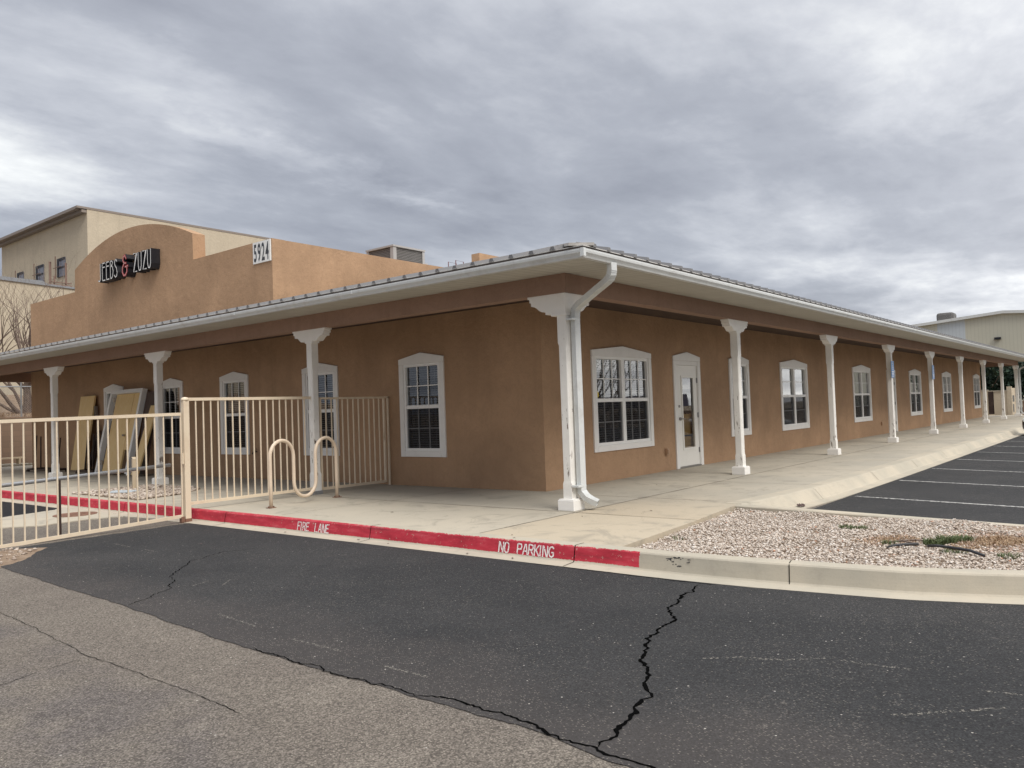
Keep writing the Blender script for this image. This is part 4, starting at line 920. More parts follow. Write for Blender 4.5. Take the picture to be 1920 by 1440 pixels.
for i0_, i1_, n in ((1, 4, 7), (6, 9, 7), (11, 13, 6)):
    for k in range(n):
        t = i0_+(i1_-i0_)*k/(n-1); i = min(int(t), len(path)-2); p = Vector(path[i]).lerp(Vector(path[i+1]), t-i); d = (Vector(path[min(i+1, len(path)-1)])-Vector(path[i])).normalized()
        rg = spout([p-d*.003, p+d*.003], .0525, .0395, (1, -.15, 0)); cr_.loft(rg)
cr_.box(-.075, X1+.054, Y1-.040, Y1+.06, .30, .325); cr_.box(-.072, X1+.054, Y1-.040, Y1+.06, 2.46, 2.485)
cr_.build('downspout_crimp', 'gutter', dso)
ds2 = MB(); ds2.loft(spout([(8*SX+.0, -.16, 2.6), (8*SX, -.16, .3), (8*SX-.02, -.2, .18), (8*SX+.0, -.42, .08)], .05, .04, (1, 0, 0)), True, True)
ds2.loft(spout([(8*SX-.3, -OV+.05, 3.05), (8*SX-.25, -.85, 2.9), (8*SX-.02, -.25, 2.66), (8*SX, -.16, 2.58)], .05, .04, (1, 0, 0)), True, True); ds2.build('downspout', 'gutter', bld)

# ------------------------------------------------------------------ signs
def text_mesh(txt, size, name, mat, parent, fn, depth=.004, sx=1.0):
    cu = bpy.data.curves.new('t', 'FONT'); cu.body = txt; cu.size = size; cu.offset = .012; o = bpy.data.objects.new('t', cu); COL.objects.link(o)
    dg = bpy.context.evaluated_depsgraph_get(); me = bpy.data.meshes.new_from_object(o.evaluated_get(dg)); bpy.data.objects.remove(o)
    mb = MB(); mb.add([fn(v.co.x*sx, v.co.y, 0) for v in me.vertices], [tuple(p.vertices) for p in me.polygons]); return mb.build(name, mat, parent)
ns = MB(); ns.box(PX-.03, PX-.002, 8.955, 9.61, 4.785, 5.262); nso = ns.build('number_sign', 'white'); tag(nso, 'white panel with black street number 5924 on the parapet corner', 'sign')
for i, ch in enumerate('5924'):
    text_mesh(ch, .54, 'digit', 'darkface', nso, lambda u, v, d, i=i: (PX-.033, 9.575-i*.150-u*.44, 4.835+v), 0, 1)
ss = thing('shop_sign', 'channel letter sign reading JEEBS & ZUZU on the arched parapet wall', 'sign', (0, 0, 0))
SG = {'J': [[(.75, 1), (.75, .12), (.55, 0), (.15, .05)]], 'E': [[(.1, 0), (.1, 1)], [(.1, 1), (.85, 1)], [(.1, .76), (.8, .76)], [(.1, 0), (.9, 0)]],
      'B': [[(.1, 0), (.1, 1)], [(.1, 1), (.6, .98), (.75, .87), (.6, .75), (.15, .73)], [(.15, .73), (.65, .66), (.92, .4), (.75, .12), (.45, 0), (.1, 0)]],
      'S': [[(.85, .88), (.65, 1), (.35, .97), (.18, .82), (.3, .68), (.7, .52), (.9, .25), (.75, .05), (.4, 0), (.1, .12)]],
      'Z': [[(.1, 1), (.9, 1), (.1, 0), (.95, 0)]], 'U': [[(.1, 1), (.12, .25), (.3, .03), (.5, 0), (.7, .03), (.88, .25), (.9, 1)]],
      '&': [[(.72, .84), (.55, 1), (.25, .95), (.15, .78), (.35, .62), (.72, .60)], [(.35, .60), (.06, .40), (.02, .18), (.25, .0), (.62, 0), (.86, .16), (.88, .42)], [(.55, .42), (1.05, .44)]]}
def sign_letter(ch, y, w, z0, h, back, face, wb, wf):
    body = MB(); fn = lambda u, v, d: (PX-.24+d, y-u, z0+v)
    for st in SG[ch]: ribbon(body, [(a*w, b*h) for a, b in st], wb, fn, .235)
    o = body.build('letter', back, ss); fc = MB()
    for st in SG[ch]: ribbon(fc, [(a*w, b*h) for a, b in st], wf, lambda u, v, d: (PX-.244, y-u, z0+v), 0)
    fc.build('letter_face', face, o)
for ch, y in zip('JEEBS', (16.76, 16.51, 16.27, 16.03, 15.80)): sign_letter(ch, y, .20, 5.285, .475, 'blackm', 'white', .050, .027)
sign_letter('&', 15.33, .30, 5.27, .52, 'blackm', 'redface', .066, .060)
for ch, y in zip('ZUZU', (14.72, 14.47, 14.22, 13.98)): sign_letter(ch, y, .205, 5.285, .475, 'blackm', 'white', .050, .027)
am = MB()
for st in SG['&']: ribbon(am, [(a*.30, b*.52) for a, b in st], .016, lambda u, v, d: (PX-.247, 15.33-u, 5.27+v), 0)
am.build('letter_face', 'pink', ss)
# blue accessible-parking signs on the columns
for xc, lb in ((3*SX, 'blue accessible parking sign on the fourth column from the corner'), (4*SX, 'blue accessible parking sign on the fifth column from the corner')):
    s_ = MB(); s_.box(xc-.155, xc+.155, -.085, -.080, 1.88, 2.36); so = s_.build('parking_sign', 'blue'); tag(so, lb, 'sign')
    w_ = MB(); yy = -.0865
    def seg(pts, w): ribbon(w_, pts, w, lambda u, v, d: (xc+u, yy, v))
    seg([(-.01, 2.30), (-.02, 2.29)], .035); seg([(-.02, 2.26), (-.01, 2.17), (.05, 2.17), (.075, 2.11)], .018); seg([(-.015, 2.22), (.04, 2.22)], .012)
    seg([(-.05, 2.20), (-.07, 2.15), (-.04, 2.11), (.02, 2.10), (.05, 2.13)], .014)
    seg([(-.11, 2.05), (.11, 2.05)], .02); seg([(-.10, 2.005), (.10, 2.005)], .02); seg([(-.08, 1.96), (.08, 1.96)], .02); seg([(-.1, 1.915), (.1, 1.915)], .014)
    w_.build('sign_symbol', 'white', so)

# ------------------------------------------------------------------ fences and gates
FY = 5.31
def picket_panel(root, x0, x1, z0a, z0b, z1a, z1b, y, pitch, rail=.038, first=None):
    MB().beam((x0, y, z1a), (x1, y, z1b), .038, .045).build('rail', 'fencep', root); MB().beam((x0, y, z0a), (x1, y, z0b), .038, .045).build('rail', 'fencep', root)
    n = max(1, round((x1-x0)/pitch))
    for i in range(1, n):
        t = i/n; x = x0+(x1-x0)*t; p = MB(); zb = z0a+(z0b-z0a)*t+.0225; zt = z1a+(z1b-z1a)*t-.0225
        p.box(x-.0085, x+.0085, y-.0085, y+.0085, zb, zt); p.build('picket', 'fencep', root)
# post
po = thing('gate_post', 'square cream steel post with rounded cap between the gate and the fence', 'post', (-2.345, FY, -.168))
p = MB(); p.box(-.045, .045, -.045, .045, .05, 1.80); p.build('post_shaft', 'fencep', po, bevel=.006)
p = MB(); p.loft([[(q*math.cos(t)*1.0, q*math.sin(t)*1.0, z_) for t in [2*math.pi*k/16 for k in range(16)]] for q, z_ in ((.055, 1.80), (.058, 1.815), (.055, 1.835), (.035, 1.85), (.005, 1.856))]); p.build('post_cap', 'fencep', po, smooth=True)
p = MB(); p.box(-.05, .05, -.05, .05, 0, .05); p.box(-.105, -.05, -.03, .03, .0, .085); p.build('post_foot', 'rust', po)
p = MB(); p.tube([(-.06, -.02, .86), (-.06, -.02, 1.02)], .014, 8); p.build('hinge', 'fencep', po)
fe = thing('picket_fence', 'cream steel picket fence between the gate post and the porch column', 'fence', (0, 0, 0))
picket_panel(fe, -2.30, -.075, .10, .10, 1.655, 1.655, FY, .123)
pg = thing('walk_gate', 'darker tan steel picket gate closing the porch between column and wall', 'gate', (0, 0, 0))
fr_ = MB(); x0, x1 = .13, 1.60; fr_.beam((x0, FY, .06), (x0, FY, 1.66), .035, .035, (0, 1, 0)); fr_.beam((x1, FY, .06), (x1, FY, 1.66), .035, .035, (0, 1, 0)); fr_.beam((x0+.0175, FY, 1.6425), (x1-.0175, FY, 1.6425), .035, .035); fr_.beam((x0+.0175, FY, .0775), (x1-.0175, FY, .0775), .035, .045)
fr_.beam((1.70, FY, .0), (1.70, FY, 1.66), .03, .03, (0, 1, 0)); fr_.beam((x1+.02, FY, 1.65), (1.72, FY, 1.65), .03, .03); fr_.build('gate_frame', 'fencep', pg)
for i in range(11):
    x = x0+(x1-x0)*(i+1)/12; p = MB(); p.box(x-.0085, x+.0085, FY-.0085, FY+.0085, .10, 1.625); p.build('picket', 'fencep', pg)
p = MB(); p.box(1.55, 1.60, FY-.03, FY-.018, .86, 1.0); p.box(.10, .135, FY-.03, FY-.018, 1.5, 1.6); p.build('latch', 'fencep', pg)
dg_ = thing('drive_gate', 'long cream steel picket gate across the drive at the left', 'gate', (0, 0, 0))
picket_panel(dg_, -8.9, -2.42, -.30+.0, -.075, 1.35, 1.435, FY, .1335)
p = MB(); p.beam((-8.9, FY, -.14), (-8.9, FY, 1.37), .04, .04, (0, 1, 0)); p.beam((-2.42, FY, -.09), (-2.42, FY, 1.45), .018, .018, (0, 1, 0)); p.build('gate_frame', 'fencep', dg_)
# swing barrier behind the gate
ba = thing('pipe_barrier', 'grey steel pipe barrier on a dark post behind the drive gate', 'barrier', (0, 0, 0))
p = MB(); p.tube([(-9.5, 5.56, .30), (-4.72, 5.56, .585), (-4.03, 5.56, .615), (-2.46, 5.56, .68)], .026, 12); p.build('pipe', 'galv', ba, smooth=True)
p = MB(); p.box(-4.045, -4.005, 5.54, 5.58, -.17, .59); p.build('post', 'darksteel', ba)
# bicycle rack
br = thing('bicycle_rack', 'cream bent pipe bicycle rack shaped like a wave on the walkway', 'bicycle rack', (0, 0, 0))
a = Vector((-1.60, 4.28)); b = Vector((-.20, 4.50)); tot = (b-a).length; e = (b-a).normalized(); q = tot/3
pts = []; r_ = q/2; top = .985-r_; low = .10+r_
def rp(u, z): v = a+e*u; return (v.x, v.y, z)
pts.append(rp(0, 0)); pts.append(rp(0, .35)); pts.append(rp(0, top-.05))
for k in range(0, 13): t = math.pi-math.pi*k/12; pts.append(rp(r_+r_*math.cos(t), top+r_*math.sin(t)))
for k in range(0, 13): t = math.pi+math.pi*k/12; pts.append(rp(q+r_+r_*math.cos(t), low+r_*math.sin(t)))
for k in range(0, 13): t = math.pi-math.pi*k/12; pts.append(rp(2*q+r_+r_*math.cos(t), top+r_*math.sin(t)))
pts.append(rp(tot, .35)); pts.append(rp(tot, 0))
p = MB(); p.tube(pts, .027, 14); MATS['rackp'] = paint('pink_cream_pipe_paint', (.72, .59, .45), .4, .12, dirtc=(.40, .20, .09)); p.build('bent_pipe', 'rackp', br, smooth=True)
for v in (a, b):
    p = MB(); p.box(v.x-.06, v.x+.06, v.y-.045, v.y+.045, .001, .009); [p.tube([(v.x+dx, v.y+dy, .0), (v.x+dx, v.y+dy, .028)], .009, 6) for dx, dy in ((-.045, .0), (.045, .0))]; p.build('floor_flange', 'rust', br)
# faucet and stake in the rock bed
p = MB(); p.tube([(-.76, 10.44, 0), (-.76, 10.44, .34)], .022, 8); p.tube([(-.76, 10.44, .30), (-.82, 10.36, .33), (-.84, 10.34, .27)], .02, 8); p.tube([(-.76, 10.44, .34), (-.76, 10.44, .40)], .012, 6); p.box(-.80, -.72, 10.43, 10.45, .385, .40); tag(p.build('yard_faucet', 'galv', smooth=False), 'grey metal yard faucet standing in the rock bed', 'faucet')
p = MB(); p.box(-.985, -.905, 9.79, 9.83, 0, .62); p.add([(-.985, 9.79, .62), (-.905, 9.79, .62), (-.905, 9.83, .66), (-.985, 9.83, .66)], [(0, 1, 2, 3)]); tag(p.build('wooden_stake', 'lumber'), 'pale wooden stake in the rock bed behind the gate', 'stake')
p = MB(); p.prism(ragged([(-1.66, 9.35), (-1.38, 9.0), (-1.12, 9.25), (-1.36, 9.7)], .1, .03, True, 4), lambda x, y: (x, y, .035), lambda x, y: (x, y, .048)); tag(p.build('plastic_scrap', 'siding_white'), 'pale blue plastic scrap lying on the rock bed', 'scrap')

# ------------------------------------------------------------------ doors and scrap leaning on the left wall
def slab(root, name, mat, y0, y1, xb, xt, zb, zt, th=.045, dyt=0, bevel=0):
    p = MB(); d = Vector((xt-xb, 0, zt-zb)).normalized(); nrm = Vector((-d.z, 0, d.x))
    if nrm.x > 0: nrm = -nrm
    def c(y, x, z, o): return Vector((x, y, z))+nrm*o
    vs = [c(y0, xb, zb, 0), c(y1, xb, zb, 0), c(y1+dyt, xt, zt, 0), c(y0+dyt, xt, zt, 0), c(y0, xb, zb, th), c(y1, xb, zb, th), c(y1+dyt, xt, zt, th), c(y0+dyt, xt, zt, th)]
    p.add(vs, [(0, 1, 2, 3), (7, 6, 5, 4), (0, 4, 5, 1), (1, 5, 6, 2), (2, 6, 7, 3), (3, 7, 4, 0)]); return p.build(name, mat, root, bevel=bevel)
LEANZ = 2.14
t = thing('loose_door', 'single yellow birch door slab leaning on the wall at the far left', 'door', (0, 0, 0)); slab(t, 'door_slab', 'birch', 17.36, 18.25, 1.36, 1.67, .05, LEANZ)
d_ = MB(); d_.box(1.60, 1.68, 17.30, 17.35, 1.55, 1.85); d_.build('latch_plate', 'steel', t)
t = thing('loose_door', 'birch door still hung in its white frame leaning on the wall beside the window', 'door', (0, 0, 0))
def lean(u, y, o=0, z0=.03, xb=1.15, xt=1.62, zt=2.2):   # u 0..1 up the lean
    d = Vector((xt-xb, 0, zt-z0)).normalized(); nr = Vector((-d.z, 0, d.x)); return Vector((xb, y, z0))+Vector((xt-xb, 0, zt-z0))*u+nr*o
p = MB()
for ya, yb in ((14.31, 14.41), (15.98, 16.08)): p.loft([[lean(0, ya), lean(0, yb), lean(0, yb, .13), lean(0, ya, .13)], [lean(1, ya), lean(1, yb), lean(1, yb, .13), lean(1, ya, .13)]])
p.loft([[lean(.955, 14.412), lean(1, 14.412), lean(1, 14.412, .13), lean(.955, 14.412, .13)], [lean(.955, 15.978), lean(1, 15.978), lean(1, 15.978, .13), lean(.955, 15.978, .13)]]); p.build('door_frame', 'vinyl', t)
p = MB(); p.loft([[lean(.0, 14.82, .03), lean(.0, 15.78, .03), lean(.0, 15.78, .075), lean(.0, 14.82, .075)], [lean(.95, 14.82, .03), lean(.95, 15.78, .03), lean(.95, 15.78, .075), lean(.95, 14.82, .075)]]); lf_ = p.build('door_slab', 'birch', t)
p = MB(); p.loft([[lean(.28, 14.42, .03), lean(.28, 14.80, .03), lean(.28, 14.80, .075), lean(.28, 14.42, .075)], [lean(.95, 14.42, .03), lean(.95, 14.80, .03), lean(.95, 14.80, .075), lean(.95, 14.42, .075)]]); p.build('side_panel', 'birch', t)
p = MB(); kp = lean(.45, 14.90, .09); p.tube([kp, kp+Vector((-.05, 0, 0))], .028, 10); p.box(kp.x-.06, kp.x-.045, kp.y-.10, kp.y+.01, kp.z-.01, kp.z+.01); p.build('handle', 'steel', t)
for u in (.88, .5, .12):
    p = MB(); h0 = lean(u, 15.80, .10); p.box(h0.x-.012, h0.x+.012, 15.79, 15.88, h0.z-.06, h0.z+.06); p.build('hinge', 'steel', t)
t = slab(None, 'loose_panel', 'brownwood', 13.70, 14.22, 1.25, 1.60, .03, 2.12); tag(t, 'dark panel leaning behind the framed birch door', 'panel')
t = slab(None, 'loose_door', 'birch', 13.72, 14.05, 1.05, 1.50, .03, 1.75, .04, -.20); tag(t, 'narrow birch slab leaning low between the framed door and the column', 'door')
# dark steel racks
def rack(y0, y1, x0, label):
    t = thing('steel_rack', label, 'rack', (0, 0, 0))
    p = MB(); p.beam((x0, y0, .07), (x0, y1, .07), .05, .05); p.beam((x0+.45, y0, .07), (x0+.45, y1, .07), .05, .05); p.beam((x0, y0, .07), (x0+.45, y0, .07), .05, .05); p.beam((x0, y1, .07), (x0+.45, y1, .07), .05, .05)
    for x in (x0, x0+.45):
        for y in (y0, y1): p.box(x-.04, x+.04, y-.04, y+.04, .0, .045)
    p.build('rack_base', 'darksteel', t)
    n = 5
    for i in range(n):
        y = y0+(y1-y0)*i/(n-1); p = MB(); h = random.uniform(.85, 1.15); p.beam((x0+.2, y, .09), (x0+.25+random.uniform(-.05, .1), y+random.uniform(-.1, .1), h), .03, .03, (0, 1, 0)); p.build('upright', 'darksteel', t)
    return t
random.seed(9)
rack(18.7, 20.3, .95, 'dark steel rack with thin uprights behind the farthest column'); rack(16.3, 17.3, 1.1, 'dark steel rack between the two leaning birch doors')
for k, (yy, h, lb) in enumerate([(17.3, 1.25, 'thin dark bundle of steel rods leaning beside the single birch door'), (16.45, 1.15, 'short dark bundle of steel rods leaning left of the window')]):
    p = MB()
    for q in range(6): o = random.uniform(-.16, .16); p.beam((1.35+.02*q, yy+o, .1), (1.66, yy+o*.8, h+random.uniform(-.25, .1)), .035, .035, (0, 1, 0))
    tag(p.build('steel_rods', 'darksteel'), lb, 'rods')
# plank and low things by the far retaining wall
p = MB(); p.box(1.2, 3.0, 26.2, 26.5, .20, .25); p.box(1.3, 1.36, 26.2, 26.5, 0, .2); p.box(2.8, 2.86, 26.2, 26.5, 0, .2); tag(p.build('plank_bench', 'lumber'), 'pale plank on low supports in front of the brown retaining wall', 'plank')

# ------------------------------------------------------------------ yard behind: retaining wall, slope, chain link, trees
rw = MB(); rw.box(-14, 6, 27.2, 27.5, -.4, 1.66); rw.box(-14, 6, 27.17, 27.53, 1.66, 1.72); tag(rw.build('retaining_wall', 'block'), 'brown block retaining wall below the chain link fence', 'wall')
rwc = MB(); rwc.box(-14, 3.3, 24.6, 24.8, -.2, .06); struct(rwc.build('yard_kerb', 'curb'), 'pale concrete kerb across the yard behind the porch')
sl = MB(); nx, ny = 44, 20; vs = []
for j in range(ny+1):
    for i in range(nx+1):
        x = -16+22*i/nx*1.0; y = 27.5+7.5*j/ny; vs.append((x, y, 1.64+(y-27.5)*.16+.05*noise.noise(Vector((x, y, 0)))))
sl.add(vs, [(j*(nx+1)+i, j*(nx+1)+i+1, (j+1)*(nx+1)+i+1, (j+1)*(nx+1)+i) for j in range(ny) for i in range(nx)]); struct(sl.build('slope', 'dirt', smooth=True), 'dirt slope with dry weeds above the retaining wall')
blades('dry_weeds', [(random.uniform(-2, 5.5), random.uniform(27.6, 31), .25, 60, .22, 1.7) for _ in range(30)], 'straw', 'dry brown weeds on the slope behind the retaining wall', 'weeds', .2, 8, .006)
cf = thing('chain_link_fence', 'grey chain link fence with round posts on top of the retaining wall', 'fence', (0, 0, 0))
for x in (-5.7, -2.7, .3, 3.31, 6.2):
    p = MB(); p.tube([(x, 27.35, 1.6), (x, 27.35, 3.0 if x != 3.31 else 3.3)], .03, 8); p.build('post', 'galv', cf)
p = MB(); p.tube([(-8, 27.35, 2.86), (6.5, 27.35, 2.86)], .022, 8); p.build('top_rail', 'galv', cf)
p = MB(); x = -8
while x < 6.5:
    for d in (-1, 1):
        a_ = Vector((x, 27.35, 1.72)); b_ = Vector((x+d*1.12, 27.35, 2.84)); p.beam(a_, b_, .0035, .0035, (0, 1, 0))
    x += .09
p.build('wire_mesh', 'galv', cf)
def bare_tree(name, label, base, stems, seed, h):
    rng = random.Random(seed); t = thing(name, label, 'tree', base, 0, 'bare trees behind the retaining wall'); tr = MB(); cr2 = MB()
    def grow(p, d, r, L, lvl, mb):
        pts = [p]; rad = [r]; q = p.copy(); dd = d.copy(); n = 5 if lvl < 3 else 3
        for i in range(n):
            dd = (dd+Vector((rng.uniform(-1, 1), rng.uniform(-1, 1), rng.uniform(-.3, .6)))*(.16+.03*lvl)).normalized(); q = q+dd*L/n; pts.append(q.copy()); rad.append(r*(1-.55*(i+1)/n))
        mb.tube(pts, rad, 7 if lvl < 2 else (5 if lvl < 3 else 3), False)
        if lvl >= 5 or r < .005: return
        k = rng.choice((2, 3, 3)) if lvl else 4
        for j in range(k):
            i = n if j == 0 else rng.randint(2, n); ax = Vector((rng.uniform(-1, 1), rng.uniform(-1, 1), rng.uniform(-.2, .5))).normalized(); nd = (dd*1.0+ax*rng.uniform(.4, .85)+Vector((0, 0, .22))).normalized()
            grow(pts[i], nd, rad[i]*rng.uniform(.6, .85), L*rng.uniform(.62, .85), lvl+1, tr if lvl < 0 else cr2)
    for s_ in stems: grow(Vector((s_[0]*.25, s_[1]*.25, 0)), Vector(s_[:3]).normalized(), s_[3] if len(s_) > 3 else .09, h, 0, tr)
    tr.build('trunk', 'bark', t, smooth=True); cr2.build('crown', 'bark', t); return t
bare_tree('bare_tree', 'leafless multi-stemmed tree nearest the porch end, dark trunk by the wall corner', (4.1, 29, 1.82), [(.06, 0, 1, .17), (-.9, 0, .95, .085), (-1.1, .1, .75, .06), (-.3, .1, 1, .07), (.5, .1, 1, .06)], 4, 2.5)
bare_tree('bare_tree', 'leafless tree further left behind the retaining wall', (2.6, 30.5, 2.05), [(-.2, 0, 1, .11), (.35, .1, 1, .09), (-.7, 0, 1, .06)], 8, 2.5)
bare_tree('bare_tree', 'leafless tree at the right, its twigs just showing above the parapet step', (6.4, 31.5, 2.2), [(.1, 0, 1, .12), (-.4, 0, 1, .09), (.5, 0, 1, .07)], 15, 2.6)

# annex (low tan building) and the tall building
an = thing('warehouse_annex', 'lower cream stucco annex with a grey metal roof edge in front of the tall building', 'building', (0, 0, 0))
p = MB(); p.prism([(-16, 1.0), (12.5, 1.0), (12.5, 8.02), (-16, 9.2)], lambda a, b: (a, 36, b), lambda a, b: (a, 38.4, b)); p.build('wall', 'stucco_sand', an)
p = MB(); p.prism([(-16, 9.2), (7.6, 8.20), (12.5, 8.03), (12.5, 8.10), (7.6, 8.30), (7.4, 8.42), (5.57, 8.46), (-16, 9.5)], lambda a, b: (a, 35.93, b), lambda a, b: (a, 38.45, b)); p.build('roof_edge', 'galv', an)
fl = thing('flood_light', 'grey metal flood light on the annex wall at the left edge', 'light', (4.45, 36, 6.2)); p = MB(); p.box(-.16, .16, -.35, -.05, -.12, .14); p.box(-.03, .03, -.05, 0, -.05, .05); p.build('lamp_housing', 'white', fl); p = MB(); p.box(-.14, .14, -.36, -.351, -.10, .06); p.build('lamp_lens', 'galv', fl)
for (xa, za, xb, zb, lo, lb) in ((8.12, 9.60, 8.42, 9.78, 8.15, 'left of two brown pipe hoops on the annex roof'), (8.88, 9.63, 9.17, 9.78, 8.10, 'right of two brown pipe hoops on the annex roof')):
    p = MB(); p.tube([(xa, 37, lo), (xa, 37, za), (xb, 37.6, za+.12), (xb, 37.6, lo-.1)], .03, 6); tag(p.build('pipe_hoop', 'brownpipe'), lb, 'guard rail')
p = MB(); p.box(8.2, 9.15, 36.9, 37.0, 8.40, 8.48); p.box(8.2, 9.15, 36.9, 37.0, 8.56, 8.60); p.tube([(8.35, 37.0, 8.1), (8.35, 37.0, 8.9)], .04, 6); tag(p.build('pipe_rack', 'brownpipe'), 'low brown pipe rack between the hoops on the annex roof', 'pipe rack')
tb = thing('warehouse', 'tall cream stucco building with a dark sloping roof edge behind the parapet', 'building', (0, 0, 0))
tx, ty, tz = 11.29, 40.0, 13.40
p = MB(); p.box(tx, 52, ty, 52.6, 0, tz); p.build('wall', 'stucco_sand', tb)
p = MB(); p.box(tx-.55, 52.4, ty-.02, ty+.2, tz-.02, tz+.10); p.box(tx-.55, tx, ty+.2, 53.0, tz-.06, tz+.10); p.box(tx-.28, tx-.01, ty+.02, 52.8, tz-.22, tz-.06); p.box(tx, 52.4, ty+.2, 53, tz, tz+.1); p.build('roof_trim', 'eave', tb)
for y0, y1, z0, z1 in ((42.85, 43.9, 10.04, 11.12), (45.88, 46.98, 10.02, 11.12), (48.97, 49.9, 10.0, 11.1)):
    p = MB(); p.box(tx-.05, tx-.005, y0, y1, z0, z1); w_ = p.build('window', 'winglass', tb); q_ = MB()
    q_.box(tx-.08, tx-.052, y0, y1, z1-.14, z1); q_.box(tx-.08, tx-.052, y1-.2, y1, z0, z1-.14); q_.box(tx-.075, tx-.052, y0, y1-.2, (z0+z1)/2-.03, (z0+z1)/2+.03); q_.build('window_bars', 'blackm', w_)
    q_ = MB(); q_.tube([(tx-.2, y1-.1, z0-.1), (tx-.2, y1-.1, z1+.15)], .025, 6); q_.tube([(tx-.2, y1+.2, (z0+z1)/2), (tx-.2, y0+.2, (z0+z1)/2)], .02, 6); q_.build('bracket', 'brownpipe', w_)

# ------------------------------------------------------------------ roof-top things
ac = thing('evaporative_cooler', 'big square grey rooftop cooler with dark grilles above the parapet', 'cooler', (0, 0, 0))
x0, x1, y0, y1, z0, z1 = 7.28, 8.56, 11.0, 12.16, 4.9, 6.22
p = MB(); c_ = .13
for xa, xb, ya, yb in ((x0, x0+c_, y0, y0+c_), (x1-c_*.7, x1, y0, y0+c_*.7), (x0, x0+c_*.7, y1-c_*.7, y1), (x1-c_, x1, y1-c_, y1)): p.box(xa, xb, ya, yb, z0, z1-.03)
p.box(x0-.02, x1+.02, y0-.02, y1+.02, z1-.03, z1+.02); p.box(x0+c_, x1-c_*.7, y0, y0+.05, z0, z0+.78); p.box(x0, x0+.05, y0+c_, y1-c_*.7, z0, z0+.78); p.box(x0+c_, x1-c_*.7, y1-.05, y1, z0, z0+.78); p.box(x1-.05, x1, y0+c_, y1-c_, z0, z0+.78); p.build('cabinet', 'coolerbox', ac)
p = MB(); p.box(x0+c_, x1-c_*.7, y0+.03, y0+.06, z0+.785, z1-.035); p.box(x0+.03, x0+.06, y0+c_, y1-c_*.7, z0+.785, z1-.035); p.box(x0+c_, x1-c_, y1-.06, y1-.03, z0+.785, z1-.035); p.box(x1-.06, x1-.03, y0+c_, y1-c_, z0+.785, z1-.035); p.build('grille', 'grille', ac)
p = MB(); p.box(x0+.06, x1-.06, y0+.07, y1-.07, z0+.75, z0+.80); p.build('pan', 'blackm', ac)
p = MB(); p.box(x1+.02, x1+.22, y0+.1, y0+.6, z0, z0+.98); p.box(x0-.012, x0-.001, y0+.05, y0+.09, 5.3, 5.36); p.build('duct', 'coolerbox', ac)
for xa, za, xb, lb in ((9.50, 5.99, 9.88, 'left of two thin maroon pipe rails on the roof'), (9.84, 6.08, 10.22, 'right of two thin maroon pipe rails on the roof')):
    p = MB(); p.tube([(xa, 10.91, 5.0), (xa, 10.91, za), (xb, 10.93, za), (xb, 10.93, 5.0)], .014, 6); tag(p.build('roof_rail', 'redpipe'), lb, 'pipe rail')
p = MB(); p.box(10.98, 13.2, 10.91, 11.25, 5.0, 6.47); tag(p.build('roof_screen_wall', 'stucco'), 'small brown stucco block on the roof right of the maroon rails', 'parapet')

# ------------------------------------------------------------------ far right
ms = thing('metal_shed', 'pale green metal building with a low gable beyond the parking lot', 'building', (0, 0, 0))
def gz_(y): return 8.45-.078*abs(y-4.3)
def mpoly(y0, y1, zb): return [(y0, zb), (y1, zb), (y1, gz_(y1))]+([(4.3, gz_(4.3))] if y0 < 4.3 < y1 else [])+[(y0, gz_(y0))]
p = MB(); p.prism(mpoly(-16, 7.35, 0), lambda a, b: (75, a, b), lambda a, b: (115, a, b)); p.prism(mpoly(9.65, 25, 0), lambda a, b: (75, a, b), lambda a, b: (115, a, b)); p.build('wall', 'siding', ms)
p = MB(); p.prism(mpoly(7.35, 9.65, 0), lambda a, b: (75, a, b), lambda a, b: (115, a, b)); p.build('blue_panel', 'siding_white', ms, label='pale blue repair panel in the metal wall')
p = MB()
for ya, yb in ((-16, 4.3), (4.3, 25)): p.prism([(ya, gz_(ya)+.005), (yb, gz_(yb)+.005), (yb, gz_(yb)+.26), (ya, gz_(ya)+.26)], lambda a, b: (74.7, a, b), lambda a, b: (115.3, a, b))
p.build('roof', 'gutter', ms)
p = MB(); p.box(74.75, 74.995, 4.55, 5.05, 6.15, 6.35); p.build('wall_lamp', 'blackm', ms)
ec = MB(); ec.box(76.3, 77.9, 8.45, 9.95, 8.2, 9.15); eco = ec.build('rooftop_vent', 'grille', bevel=.22); tag(eco, 'dark rounded mesh-sided cooler on the roof of the green metal building', 'cooler')
# dumpster enclosure and block wall
de = thing('dumpster_enclosure', 'tan block dumpster enclosure with a dark gate beyond the porch end', 'enclosure', (0, 0, 0))
p = MB(); p.box(50, 50.2, 1.22, 1.98, -.1, 1.42); p.box(50, 50.2, 2.30, 6, -.1, 1.5); p.box(50.2, 54, 1.08, 1.24, -.1, 1.62); p.box(49.97, 50.28, 1.0, 1.26, -.1, 1.72); p.box(53.8, 54, 1.24, 6, -.1, 1.5); p.build('wall', 'stucco_sand', de)
p = MB(); p.box(49.96, 50.22, 1.2, 2.0, 1.42, 1.48); p.box(49.96, 50.22, 2.28, 6, 1.5, 1.56); p.build('wall_cap', 'conc_grey', de)
p = MB(); p.box(50.03, 50.10, 1.99, 2.29, .0, 1.45); p.build('gate', 'darksteel', de)
p = MB(); p.box(50.3, 50.5, .95, 1.0, .1, .6); p.box(50.3, 50.5, .92, 1.0, .75, 1.15); p.build('hinge_bracket', 'galv', de)
p = MB(); p.box(55, 55.2, -30, 1.0, -.3, .68); p.box(54.97, 55.23, -30, 1.0, .68, .74); tag(p.build('boundary_wall', 'block'), 'low tan block wall in front of the dark trees', 'wall')
